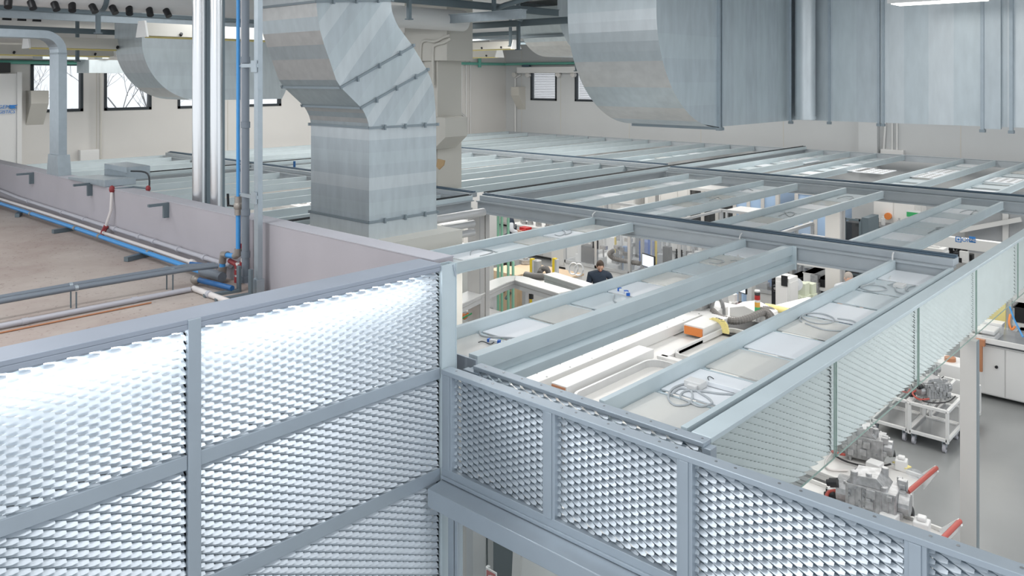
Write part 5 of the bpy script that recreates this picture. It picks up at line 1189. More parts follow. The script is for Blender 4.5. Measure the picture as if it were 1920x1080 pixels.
for k in range(26):
    b = MB(); x, y = q0.x+rnd.uniform(-.26, .26), q0.y+rnd.uniform(-.26, .36); b.cyl((x, y, 1.2), (x, y, 1.2+rnd.uniform(.03, .07)), .025, 8); tag(b.build('red_part' if k % 2 else 'metal_part', 'red' if k % 2 else 'alu'), 'small %s part in the tray beside the signal tower' % ('red' if k % 2 else 'metal'), 'part', 'red parts in the tray' if k % 2 else 'metal parts in the tray')
for i in range(4):
    q = at(1443+9*i, 576+2*i, 1.56); b = MB(); b.cyl((q.x-.08, q.y, q.z), (q.x+.08, q.y+.03, q.z), .055, 12); tag(b.build('yellow_roll', 'yellow_pale', smooth=True), 'pale yellow roll on the shelf right of the hoses, %s from the left' % ORD[i], 'roll', 'yellow rolls')
q0, q1 = at(1430, 585, 1.5), at(1530, 560, 1.5); b = MB(); b.bar((q0.x, q0.y, 1.45), (q1.x, q1.y, 1.45), .34, .10); o = tag(b.build('machine_shelf', 'white_warm', bevel=.01), 'white machine shelf running behind the hoses', 'shelf'); b = MB()
for t in (.1, .9): w_ = q0+(q1-q0)*t; b.box(w_.x-.05, w_.y-.05, 0, w_.x+.05, w_.y+.05, 1.4)
b.build('leg', 'alu', o)
for i, (px, py, s, mk) in enumerate([(1500, 575, .06, 'black'), (1390, 535, .08, 'sky_blue'), (1405, 525, .10, 'white_soft'), (1455, 520, .07, 'black'), (1520, 545, .10, 'pale_green'), (1505, 548, .12, 'pale_green'), (1470, 545, .08, 'blue_box'), (1455, 540, .05, 'black'), (1530, 525, .08, 'cast'), (1522, 513, .08, 'cast'), (1375, 560, .07, 'white_soft'), (1482, 513, .08, 'white_soft')]):
    q = at(px, py, 1.3); b = MB(); b.box(q.x-s, q.y-s, 0, q.x+s, q.y+s, 1.25); b.box(q.x-s*1.3, q.y-s*.6, 1.25, q.x+s*.7, q.y+s*1.2, 1.25+s*2); b.cyl((q.x, q.y-s, 1.2), (q.x, q.y-s*1.6, 1.25), s*.4, 10)
    tag(b.build('machine_unit', mk, bevel=.006), '%s upright tooling unit behind the signal tower, %s of the cluster' % ({'black': 'black', 'sky_blue': 'pale blue', 'white_soft': 'white', 'pale_green': 'pale green', 'blue_box': 'blue', 'cast': 'grey'}[mk], ORD[i]), 'machine unit', 'tooling units')
# ---- middle bay: cabinets, sky-blue booths, dark cabinet, grey booth
def booth(px0, px1, v0, depth, h, label, pane, mullions=3, bar='tray_dark'):
    ua = on_v(px0, 420, v0).x; uc = on_v(px1, 420, v0).x
    r = thing('glazed_booth', label, 'booth', ((ua+uc)/2, v0, 0)); b = MB(); b.box(ua, v0+.05, 0, uc, v0+depth, .7); b.build('base', 'white_soft', r)
    b = MB(); b.box(ua, v0, .7, uc, v0+.03, h); b.build('pane', pane, r); b = MB(); b.box(uc-.02, v0+.03, .7, uc, v0+depth, h); b.build('side_pane', pane, r)
    for i in range(mullions+1): c_ = MB(); x = ua+(uc-ua)*i/mullions; c_.box(x-.05, v0-.04, 0, x+.05, v0+.06, h); c_.build('mullion', 'col_beige', r)
    c_ = MB(); c_.box(ua, v0-.03, 1.15, uc, v0+.04, 1.20); c_.build('transom', bar, r); c_ = MB(); c_.box(ua, v0-.04, h, uc, v0+depth, h+.08); c_.build('roof', 'white_soft', r); return r
booth(1378, 1458, 22.2, 1.2, 2.4, 'sky-blue glazed booth left of the second beige column', 'sky_blue')
booth(1494, 1566, 22.2, 1.2, 2.4, 'sky-blue glazed booth behind the office chair', 'sky_blue', 2)
booth(1292, 1345, 22.2, 1.2, 2.2, 'dim grey glazed booth near the lengthwise beam', 'smoked', 2)
q = on_v(1512, 430, 21.4); r = thing('office_chair', 'dark blue office chair in front of the sky-blue booth', 'chair', (q.x, q.y, 0), .6)
b = MB(); b.box(-.25, -.25, .45, .25, .25, .52); b.build('seat', 'navy', r, local=True, bevel=.03); b = MB(); b.box(-.24, .22, .6, .24, .28, 1.15); b.build('backrest', 'navy', r, local=True, bevel=.03)
b = MB(); b.cyl((0, 0, .08), (0, 0, .45), .03, 8); b.build('gas_column', 'black', r, local=True)
for k in range(5): b = MB(); b.bar((0, 0, .09), (.28*math.cos(k*1.257), .28*math.sin(k*1.257), .06), .05, .04); b.ell((.28*math.cos(k*1.257), .28*math.sin(k*1.257), .03), .03, .03, .03); b.build('foot', 'black', r, local=True)
q = on_v(1584, 430, 20.0)
r = thing('glass_cabinet', 'tall dark smoked-glass cabinet right of the beige column', 'cabinet', (q.x+.3, 20.4, 0)); W_ = on_v(1613, 430, 20.0).x-q.x
b = MB(); b.box(q.x, 20.02, 0, q.x+W_, 20.7, 2.15); b.build('body', 'smoked', r)
b = MB()
for x in (q.x, q.x+W_): b.box(x-.03, 19.99, 0, x+.03, 20.02, 2.25)
for z in (.9, 1.30, 2.2): b.box(q.x, 19.99, z, q.x+W_, 20.02, z+.05)
b.build('frame', 'zinc_dark', r); b = MB(); b.box(q.x+W_+.03, 20.0, 0, on_v(1628, 430, 20.0).x, 20.7, 2.3); b.build('side_unit', 'zinc_dark', r)
b = MB(); b.box(q.x+W_-.10, 19.95, 1.45, q.x+W_-.06, 19.99, 1.62); b.build('handle', 'alu', r)
q = on_v(1638, 400, 22.6); vq = 22.6; xe = on_v(1716, 400, vq).x
r = cabinet(q.x, vq, xe, vq+.9, 2.45, 'wide white machine cabinet with an orange knob right of the dark cabinet', 'white_warm', 2)
k = on_v(1666, 405, vq-.02); b = MB(); b.cyl((k.x, vq-.02, k.z), (k.x, vq-.09, k.z), .09, 14); b.build('knob', 'orange', r); r.children[-1]['label'] = 'orange knob'
k0 = on_v(1713, 396, vq-.3); b = MB(); b.box(k0.x-.17, vq-.32, 0, k0.x+.17, vq-.30, 2.25); o = tag(b.build('notice_board', 'white_paint'), 'white notice board with a green band beside the wide white cabinet', 'notice'); b = MB(); b.box(k0.x-.16, vq-.325, 2.08, k0.x+.16, vq-.32, 2.2); b.build('green_band', 'green', o)
b = MB(); b.box(k0.x+.20, vq-.35, 0, k0.x+.42, vq-.1, 2.05); tag(b.build('dark_unit', 'zinc_dark'), 'narrow dark grey unit right of the notice board', 'unit')
kc = on_v(1650, 422, vq-.5); b = MB(); b.box(q.x-.2, vq-.75, kc.z-.06, xe+.05, vq-.03, kc.z); o = tag(b.build('counter', 'bench_top'), 'dark counter top in front of the wide white cabinet', 'counter'); b = MB(); b.box(q.x-.1, vq-.65, 0, xe-.5, vq-.08, kc.z-.06); b.build('base', 'white_soft', o)
for i, px in enumerate((1644, 1656, 1686)):
    p = on_v(px, 412, vq-.4); b = MB(); b.cyl((p.x, vq-.4, kc.z), (p.x, vq-.4, kc.z+.16), .05, 10); b.cyl((p.x, vq-.4, kc.z+.16), (p.x, vq-.4, kc.z+.22), .025, 8); tag(b.build('bottle', ['black', 'white_soft', 'alu_grey'][i]), '%s bottle on the dark counter of the wide white cabinet' % ['black', 'white', 'grey'][i], 'bottle')
# grey booth at right with white beam carrying a logo
p0, p1 = at(1745, 452, 2.2), at(1905, 466, 2.2); vb = (p0.y+p1.y)/2-.1
r = thing('portal_frame', 'white portal beam with a small blue logo in front of the grey booth', 'portal', (-4.6, vb, 0))
b = MB(); b.box(-5.6, vb, 2.10, -2.9, vb+.14, 2.32); b.build('cross_beam', 'white_paint', r, bevel=.005)
for x in (-5.55, -3.0): c = MB(); c.box(x-.06, vb, 0, x+.06, vb+.14, 2.10); c.build('leg', 'white_paint', r)
lg = lambda px, py: on_v(px, py, vb-.004)
text3d('OMIS', .115, lg(1803, 452.5), (PI/2, 0, 0), 'text_blue', r, ext=.002)
b = MB(); k0, k1 = lg(1817, 453), lg(1827, 453.5); b.box(k0.x, vb-.006, k0.z-.01, k1.x+.02, vb, k0.z+.11); b.build('logo_block', 'text_blue', r)
text3d('IND', .075, (k0.x+.01, vb-.007, k0.z+.015), (PI/2, 0, 0), 'white_paint', r, ext=.001)
k = lg(1797, 449); b = MB(); b.box(k.x-.055, vb-.006, k.z-.055, k.x+.055, vb, k.z-.04); b.box(k.x-.055, vb-.006, k.z+.04, k.x+.055, vb, k.z+.055); b.box(k.x-.055, vb-.006, k.z-.055, k.x-.04, vb, k.z+.055); b.box(k.x+.04, vb-.006, k.z-.055, k.x+.055, vb, k.z+.055); b.cyl((k.x, vb, k.z), (k.x, vb-.006, k.z), .022, 12); b.build('logo_mark', 'text_blue', r)
r = thing('grey_booth', 'grey-walled booth with tall panes behind the white portal beam', 'booth', (-4, 25, 0))
b = MB(); b.box(-6.2, 25.2, 0, -1.0, 25.3, 2.7); b.build('wall', 'alu_grey', r)
for x in (-5.2, -4.2, -3.2, -2.2): c = MB(); c.box(x-.07, 25.12, 0, x+.07, 25.2, 2.75); c.build('mullion', 'white_soft', r)
for i in range(4): c = MB(); c.box(-6.1+i, 25.15, .2, -5.27+i, 25.17, 2.6); c.build('pane', 'acrylic', r)
c = MB(); c.bar(on_v(1800, 432, 25.0), on_v(1915, 411, 25.0), .10, .12); c.build('brace', 'white_soft', r)
q = at(1790, 480, .95); bench(q.x-.9, q.y-.1, q.x+.6, q.y+.8, 'grey-topped workbench under the white portal beam', .95, 'alu_grey')
for i, (px, py, s) in enumerate([(1785, 484, .16), (1800, 480, .14), (1812, 486, .16), (1795, 490, .12)]):
    k = at(px, py, .97); b = MB(); b.box(k.x-s, k.y-s*.6, .96, k.x+s, k.y+s*.6, .96+s); b.bar((k.x-s, k.y, .98+s), (k.x+s*1.2, k.y+s, 1.0+s*2.2), .05, .05); b.cyl((k.x, k.y, .96), (k.x, k.y-.1, 1.1+s), .05, 8)
    tag(b.build('black_fixture', 'black', bevel=.008), 'black clamping fixture on the bench under the portal, %s from the back' % ORD[i], 'fixture', 'black fixtures under the portal')
k = at(1808, 492, .97); b = MB(); b.box(k.x-.1, k.y-.05, .97, k.x+.1, k.y+.05, 1.25); b.box(k.x-.04, k.y-.055, 1.03, k.x+.04, k.y-.05, 1.16); tag(b.build('white_block', 'white_paint', bevel=.006), 'small white block among the black fixtures', 'block')
k = on_v(1748, 466, 18.9); cabinet(k.x-.25, 18.95, k.x+.2, 19.35, k.z, 'small white machine box left of the black fixtures', 'white_paint', 1)
# filler machines in the deep hall (white equipment below the roof)
fill = [(-15.5, 11.7, -12.4, 12.9, 1.9), (-17.5, 13.6, -14.8, 14.6, 2.0), (-21.5, 13.0, -18.6, 15.0, 2.0), (-15.7, 18.8, -14.2, 20.2, 2.2), (-22.6, 18.6, -19.6, 20.6, 2.1), (-15.2, 23.0, -13.3, 24.3, 2.2), (-18.6, 23.0, -15.6, 24.4, 2.3), (-22.8, 22.8, -19.4, 24.4, 2.2), (-15.4, 7.6, -12.4, 9.4, 2.0), (-20.6, 7.4, -17.2, 9.6, 2.0)]
where = ['behind the left conveyor', 'left of the main lengthwise beam', 'deep left under the fins', 'behind the clear cells', 'near the window wall', 'in the farthest bay left of centre', 'far back left', 'in the far left corner', 'beyond the parapet', 'beyond the parapet at far left']
for i, (a, c, d, e, h) in enumerate(fill):
    r = cabinet(a, c, d, e, h, 'large white machine housing %s' % where[i], 'white_warm' if i % 2 else 'white_soft', 3, cat='machine')
    rnd = random.Random(i+40)
    for k in range(12): b = MB(); x = rnd.uniform(a+.2, d-.2); y = rnd.uniform(c+.2, e-.2); s = rnd.uniform(.05, .2); b.box(x-s, y-s, h+.03, x+s, y+s*.7, h+.03+rnd.uniform(.04, .22)); b.build('roof_unit', ['alu', 'white_paint', 'alu_grey', 'black'][k % 4], r, bevel=.005)
    for k in range(5): b = MB(); x = a+.15+(d-a-.5)*k/5; b.box(x, c-.02, h*.55, x+rnd.uniform(.1, .35), c-.016, h*.55+rnd.uniform(.1, .4)); b.build('dark_window', 'tray_dark' if i % 2 else 'smoked', r)
# ================================================================== RIGHT AISLE: carts, gearboxes, bench
def cart(label, loc, rot, w=.95, d=.62, h=.80):
    r = thing('tool_cart', label, 'cart', loc, rot, 'white tube carts')
    t = .045
    for (x, y) in ((-w/2, -d/2), (w/2, -d/2), (w/2, d/2), (-w/2, d/2)): b = MB(); b.box(x-t/2, y-t/2, .16, x+t/2, y+t/2, h); b.build('upright', 'white_paint', r, local=True, bevel=.004)
    for nm, z in (('upper_frame', h), ('lower_frame', .20)):
        b = MB()
        for (xa, ya, xb_, yb) in ((-w/2, -d/2, w/2, -d/2), (w/2, -d/2, w/2, d/2), (w/2, d/2, -w/2, d/2), (-w/2, d/2, -w/2, -d/2)): b.bar((xa, ya, z), (xb_, yb, z), t, t)
        if z == h: b.bar((-w/6, -d/2, z), (-w/6, d/2, z), t, t)
        b.build(nm, 'white_paint', r, local=True, bevel=.004)
    b = MB(); b.box(-w/2+.03, -d/2+.03, .185, w/2-.03, d/2-.03, .20); b.box(-w/2+.02, -d/2+.02, .2, -w/2+.035, d/2-.02, .23); b.box(w/2-.035, -d/2+.02, .2, w/2-.02, d/2-.02, .23); b.build('steel_tray', 'steel', r, local=True)
    for (x, y) in ((-w/2+.05, -d/2+.05), (w/2-.05, -d/2+.05), (w/2-.05, d/2-.05), (-w/2+.05, d/2-.05)):
        b = MB(); b.cyl((x-.02, y, .065), (x+.02, y, .065), .065, 18); wh = b.build('wheel', 'pvc_light', r, local=True, smooth=True)
        b = MB(); b.box(x-.03, y-.03, .10, x-.022, y+.05, .17); b.box(x+.022, y-.03, .10, x+.03, y+.05, .17); b.box(x-.03, y-.04, .155, x+.03, y+.05, .17); b.build('caster_fork', 'zinc', wh, local=True)
        b = MB(); b.cyl((x-.032, y, .065), (x+.032, y, .065), .018, 10); b.build('axle', 'steel', wh, local=True)
    return r
def gearbox(label, loc, rot, s=1.0, seed=0, box=True, group='cast gearbox units'):
    rnd = random.Random(seed); r = thing('gearbox', label, 'gearbox', loc, rot, group)
    b = MB(); b.box(-.26*s, -.16*s, .05*s, .20*s, .16*s, .34*s); b.prism([(-.26*s, .34*s), (.12*s, .34*s), (.02*s, .44*s), (-.20*s, .42*s)], 'y', -.13*s, .13*s)
    b.cyl((-.26*s, 0, .2*s), (-.36*s, 0, .2*s), .13*s, 16); b.cyl((.20*s, -.02*s, .22*s), (.30*s, -.02*s, .22*s), .10*s, 16)
    for k in range(26):
        f = rnd.choice([(-1, 0), (0, 1), (0, -1), (1, 0)]); x = rnd.uniform(-.24, .18)*s; y = rnd.uniform(-.15, .15)*s; z = rnd.uniform(.08, .38)*s; q = rnd.uniform(.015, .045)*s
        if f[0]: x = (-.27 if f[0] < 0 else .21)*s
        else: y = .165*s*f[1]
        b.box(x-q, y-q*.7, z-q, x+q, y+q*.7, z+q)
    for k in range(8): x = (-.24+.06*k)*s; b.box(x, -.17*s, .06*s, x+.012*s, .17*s, .33*s)
    for k in range(10): x, y = rnd.uniform(-.2, .14)*s, rnd.uniform(-.12, .12)*s; b.cyl((x, y, .33*s), (x, y, rnd.uniform(.38, .48)*s), rnd.uniform(.015, .04)*s, 10)
    b.build('housing', 'cast', r, local=True, bevel=.006)
    for k in range(22): b = MB(); x, y = rnd.uniform(-.28, .22)*s, rnd.choice([-.175, .175])*s; z = rnd.uniform(.06, .34)*s; b.cyl((x, y-.012*s, z), (x, y+.012*s, z), .012*s, 8); b.build('bolt', 'steel', r, local=True)
    for (x, y, z) in ((-.40, .03, .10), (-.34, -.12, .30), (.30, .10, .12)): b = MB(); b.cyl((x*s, y*s, z*s), ((x-.07)*s, y*s, (z-.02)*s), .045*s, 14); b.cyl(((x-.07)*s, y*s, (z-.02)*s), ((x-.10)*s, y*s, (z-.03)*s), .032*s, 12); b.build('plug', 'black', r, local=True, smooth=True)
    b = MB(); b.tube([(-.3*s, -.1*s, .06*s), (-.38*s, -.2*s, .05*s), (-.2*s, -.28*s, .03*s), (.1*s, -.26*s, .03*s), (.3*s, -.2*s, .1*s)], .012*s, 6, smoothpts=5); b.build('hose', 'rubber', r, local=True, smooth=True)
    b = MB(); b.tube([(-.3*s, .06*s, .16*s), (-.46*s, 0, .12*s), (-.42*s, -.14*s, .06*s), (-.25*s, -.2*s, .08*s)], .018*s, 8, smoothpts=5); b.build('red_hose', 'red_handle', r, local=True, smooth=True)
    if box:
        b = MB(); b.box(.33*s, -.12*s, .0, .47*s, .02*s, .13*s); b.box(.36*s, -.09*s, .13*s, .44*s, -.01*s, .17*s); b.build('white_actuator', 'white_paint', r, local=True, bevel=.012*s)
    for (x, y) in ((-.2, -.12), (.14, -.12), (.14, .12), (-.2, .12)): b = MB(); b.cyl((x*s, y*s, 0), (x*s, y*s, .06*s), .02*s, 8); b.build('support_pin', 'steel', r, local=True)
    return r
cw, cd = .53, .72
ca = cart('white tube cart parked in the aisle, right one of the front pair', (-3.80, 13.78, 0), 0, cw, cd, .63)
c2 = copy_tree(ca, (-4.37, 13.80, 0), 0, 'white tube cart half hidden under the mesh wall, left of the front pair')
c3 = copy_tree(ca, (-3.72, 14.56, 0), 0, 'white tube cart farther back, its corner seen right of the wide column')
c4 = copy_tree(ca, (-4.34, 14.58, 0), 0, 'white tube cart in the second row behind the half hidden cart')
g1 = gearbox('cast gearbox on the right cart of the front pair', (-3.82, 13.80, .653), .9, .8, 3, False)
g2 = gearbox('cast gearbox on the cart half hidden under the mesh wall', (-4.37, 13.9, .653), 1.9, .75, 5, False)
g3 = gearbox('cast gearbox on the second-row cart left of the column', (-4.2, 14.6, .653), .8, .8, 9, False)
for i, (x, y) in enumerate([(-4.55, 15.35), (-4.0, 15.4), (-4.9, 14.7)]):
    b = MB(); b.box(x-.22, y-.25, .0, x+.22, y+.25, .80); o = tag(b.build('white_crate', 'white_paint', bevel=.02), 'white lidded crate behind the carts, %s' % ['left of the back pair', 'right of the back pair', 'leftmost, beside the second row'][i], 'crate', 'white crates behind the carts')
    b = MB(); b.cyl((x, y-.05, .80), (x, y-.05, .86), .09, 12); b.build('lid_knob', 'copper', o)
# assembly trolleys with red handle bars
def trolley(label, loc, rot, L=1.5, W=.62, h=.88):
    r = thing('assembly_trolley', label, 'trolley', loc, rot, 'assembly trolleys with red handles')
    b = MB(); b.box(-L/2, -W/2, h-.05, L/2, W/2, h); b.box(-L/2, -W/2, h, L/2, -W/2+.03, h+.04); b.box(-L/2, W/2-.03, h, L/2, W/2, h+.04); b.build('deck', 'white_warm', r, local=True, bevel=.005)
    b = MB(); b.box(-L/2+.1, -W/2+.06, .15, L/2-.1, W/2-.06, h-.05); b.build('pedestal', 'white_soft', r, local=True, bevel=.01)
    for k in range(3): b = MB(); b.box(-L/2-.01+.0*k, -W/2-.03, h-.12-.05*k, L/2-.35, -W/2, h-.085-.05*k); b.build('side_rail', 'alu', r, local=True)
    for y in (-W/2+.02, W/2-.02): b = MB(); b.prism([(L/2, h-.12), (L/2+.16, h+.14), (L/2+.12, h+.20), (L/2-.06, h+.02)], 'y', y-.02, y+.02); b.build('handle_arm', 'white_paint', r, local=True)
    b = MB(); b.tube([(L/2+.13, -W/2, h+.17), (L/2+.13, W/2, h+.17)], .026, 12); b.build('handle_bar', 'red_handle', r, local=True, smooth=True)
    b = MB(); b.box(L/2-.16, -W/2+.05, h, L/2-.04, -W/2+.2, h+.12); b.build('bin', 'red', r, local=True)
    b = MB(); b.box(L/2-.50, -.05, h, L/2-.34, .10, h+.18); b.box(L/2-.48, -.10, h, L/2-.36, -.05, h+.10); b.build('control_box', 'white_soft', r, local=True, bevel=.01)
    b = MB(); b.tube([(L/2-.42, -.08, h+.08), (L/2-.42, -.2, h+.02), (L/2-.3, -.25, h+.02), (L/2-.15, -.15, h+.03)], .012, 6, smoothpts=6); b.tube([(L/2-.46, -.08, h+.08), (L/2-.5, -.22, h+.02), (L/2-.2, -.28, h+.02)], .010, 6, smoothpts=6); b.build('cable', 'rubber', r, local=True, smooth=True)
    for (x, y) in ((-L/2+.15, -W/2+.08), (L/2-.15, -W/2+.08), (L/2-.15, W/2-.08), (-L/2+.15, W/2-.08)): b = MB(); b.cyl((x-.02, y, .07), (x+.02, y, .07), .07, 16); b.box(x-.03, y-.03, .1, x+.03, y+.03, .16); b.build('wheel', 'pvc_grey', r, local=True)
    return r
h1a, h1b = at(1703, 922, 1.05), at(1755, 878, 1.05); ang = math.atan2(h1b.y-h1a.y, h1b.x-h1a.x)-PI/2
mid = (h1a+h1b)/2; Lt = 1.5; off = Vector((math.cos(ang), math.sin(ang), 0))*(Lt/2+.13)
t1 = trolley('assembly trolley with a red handle bar, farther from the front railing', Vector((mid.x, mid.y, 0))-off, ang, Lt, (h1b-h1a).length+.02)
h2a, h2b = at(1768, 1012, 1.05), at(1799, 978, 1.05); mid2 = h2b+(h1a-h1b)*.5
t2 = trolley('assembly trolley with a red handle bar, cut off by the front railing', Vector((mid2.x, mid2.y, 0))-off, ang, Lt, (h1b-h1a).length+.02)
def on_tr(px, py, z=.90): return at(px, py, z)
g = gearbox('cast gearbox with black plugs on the farther trolley', at(1628, 862, .885), ang+.25, .95, 21); g.location.z = .885
b = MB(); q = Vector(g.location); 
k = gearbox('large cast gearbox with black plugs nearest the front railing', at(1645, 972, .885), ang+.2, 1.1, 33); k.location.z = .885
for i, (px, py, dx) in enumerate([(1640, 852, 0), (1646, 830, 0)]):
    pass
sc = Vector((math.cos(ang+.25), math.sin(ang+.25), 0))
b = MB(); b.box(.205*.95, -.02, .2, .206*.95+.003, .06, .33)
b.build('blue_label', 'blue_box', g, local=True); g.children[-1]['label'] = 'light blue printed label'
q = at(1692, 872, .92); b = MB(); b.bar((q.x-.09, q.y+.02, .93), (q.x+.09, q.y-.06, .935), .10, .012); tag(b.build('yellow_tag', 'yellow_pale'), 'yellow tag lying on the farther trolley', 'tag')
q = at(1715, 893, .92); b = MB(); b.ell((q.x, q.y, .95), .10, .08, .05); tag(b.build('plastic_bag', 'acrylic', smooth=True), 'crumpled clear plastic bag on the farther trolley', 'bag')
q = at(1583, 928, .9); b = MB(); b.box(q.x-.16, q.y-.14, .885, q.x+.16, q.y+.14, .90); b.box(q.x-.16, q.y-.14, .9, q.x-.13, q.y+.14, .98); b.box(q.x+.13, q.y-.14, .9, q.x+.16, q.y+.14, .98); b.box(q.x-.16, q.y+.11, .9, q.x+.16, q.y+.14, .98); b.box(q.x-.16, q.y-.14, .9, q.x+.16, q.y-.11, .98)
tag(b.build('open_tray', 'white_soft', bevel=.01), 'open white tray below the mesh wall beside the front railing', 'tray')
hose([at(1560, 850, .92), at(1548, 866, .9), at(1555, 880, .9), at(1590, 882, .9)], .012, 'pale pink hose loop left of the farther gearbox', 'pvc_white', False)
# right bench with clutter
q0 = at(1845, 742, 0)
r = bench(-4.0, 16.22, .5, 17.2, 'long white bench cabinet with a dark top along the right aisle', 1.0, 'bench_top', 'white_soft')
k = at(1862, 625, 1.02); b = MB(); b.prism([(k.x-.14, 1.0), (k.x+.14, 1.0), (k.x+.17, 1.24), (k.x-.17, 1.24)], 'y', k.y-.12, k.y+.12); tag(b.build('paper_dispenser', 'white_paint', bevel=.01), 'white tapered tissue holder on the dark bench top', 'dispenser')
k = at(1846, 632, 1.02); b = MB(); b.box(k.x-.2, k.y-.2, 1.0, k.x+.2, k.y+.2, 1.10); b.box(k.x-.2, k.y-.2, 1.13, k.x+.2, k.y+.2, 1.2); tag(b.build('stacked_box', 'white_soft', bevel=.02), 'pale stacked boxes on the bench next to the wide column', 'box')
k = at(1890, 640, 1.02); r = thing('clear_box', 'clear plastic box on clamps at the bench front', 'box', (k.x, k.y, 1.0)); b = MB(); b.box(k.x-.35, k.y-.25, 1.02, k.x+.45, k.y+.2, 1.2); b.build('lid', 'acrylic', r); b = MB(); b.box(k.x-.42, k.y-.3, 1.0, k.x+.6, k.y-.25, 1.08); b.build('rail', 'white_soft', r)
b = MB(); b.box(k.x-.38, k.y-.36, .5, k.x-.32, k.y-.30, 1.05); b.box(k.x-.42, k.y-.37, .95, k.x-.28, k.y-.29, 1.06); b.build('clamp', 'copper', r)
k = at(1900, 605, 1.3); rack(k.x-.2, 17.4, k.x+1.4, 18.2, 2.0, 4, 'storage rack with dark crates behind the right bench', 8, nm='behind the right bench')
k = at(1885, 612, 1.2); b = MB(); b.tube([at(1893, 575, 1.6), at(1902, 600, 1.4), at(1918, 632, 1.2)], .015, 6); tag(b.build('blue_hose', 'blue_pipe', smooth=True), 'bright blue air hose hanging in front of the rack', 'hose')
b = MB(); b.tube([at(1894, 590, 1.5), at(1892, 605, 1.4), at(1897, 618, 1.3), at(1903, 612, 1.35)], .018, 6, smoothpts=5); tag(b.build('orange_cable', 'orange', smooth=True), 'orange cable curl hanging in front of the rack', 'cable')
b = MB(); k = at(1868, 600, 1.2); b.box(k.x-.45, 17.25, 0, k.x+.1, 17.30, 1.7); tag(b.build('wood_panel', 'yellow_pale'), 'pale wooden panel behind the bench left of the rack', 'panel')
# ---- below the sill, seen through the corner glazing
hall_column(-5.75, 5.75, 'beige column behind the corner glazing below the sill', .22, 'col_beige', 3.0)
b = MB(); p = at(890, 1060, 1.0); b.box(p.x-.03, p.y-.08, 0, p.x+.06, p.y+.08, 3.0); tag(b.build('alu_post', 'alu'), 'bright aluminium post behind the corner glazing', 'post')
p = on_v(912, 1075, 5.2); r = thing('red_sign', 'small red and white fire sign behind the corner glazing', 'sign', p)
b = MB(); b.box(p.x-.01, 5.2, p.z-.25, p.x+.12, 5.21, p.z+.05); b.build('plate', 'white_paint', r); b = MB(); b.box(p.x+.005, 5.195, p.z-.24, p.x+.11, 5.2, p.z+.035); b.build('red_field', 'sign_red', r)
b = MB(); b.box(p.x+.03, 5.19, p.z-.06, p.x+.045, 5.195, p.z+.0); b.box(p.x+.05, 5.19, p.z-.02, p.x+.07, 5.195, p.z+.01); b.box(p.x+.075, 5.19, p.z-.05, p.x+.085, 5.195, p.z+.015); b.build('pictogram', 'white_paint', r)
b = MB(); b.box(p.x-.02, 5.21, 0, p.x+.01, 5.24, p.z+.05); b.build('sign_post', 'alu', r)
ua_, uc_ = on_v(902, 1000, 6.6).x, on_v(1010, 1000, 6.6).x; b = MB(); b.box(ua_, 6.6, 0, uc_, 7.0, 1.85); tag(b.build('dark_floor_box', 'dark_panel', bevel=.01), 'added dark blue-grey box for the dark floor behind the corner glazing below the sill', 'cabinet')  # box added so the floor behind the glazing reads dark
q = at(1036, 1065, 1.1); r = thing('curved_housing', 'white curved machine housing seen through the corner glazing', 'machine', (q.x, q.y, 0))
b = MB(); prof = [(q.x-.35+.16*math.sin(z*1.1), z) for z in [i*.15 for i in range(11)]]; b.prism(prof+[(q.x+.9, 1.5), (q.x+.9, 0)], 'y', q.y-.2, q.y+.5); b.build('shell', 'white_warm', r)
b = MB(); prof2 = [(x-.10, z) for x, z in prof]; b.prism(prof2+[(x, z) for x, z in reversed(prof)], 'y', q.y-.22, q.y+.52); b.build('edge_band', 'col_beige', r)
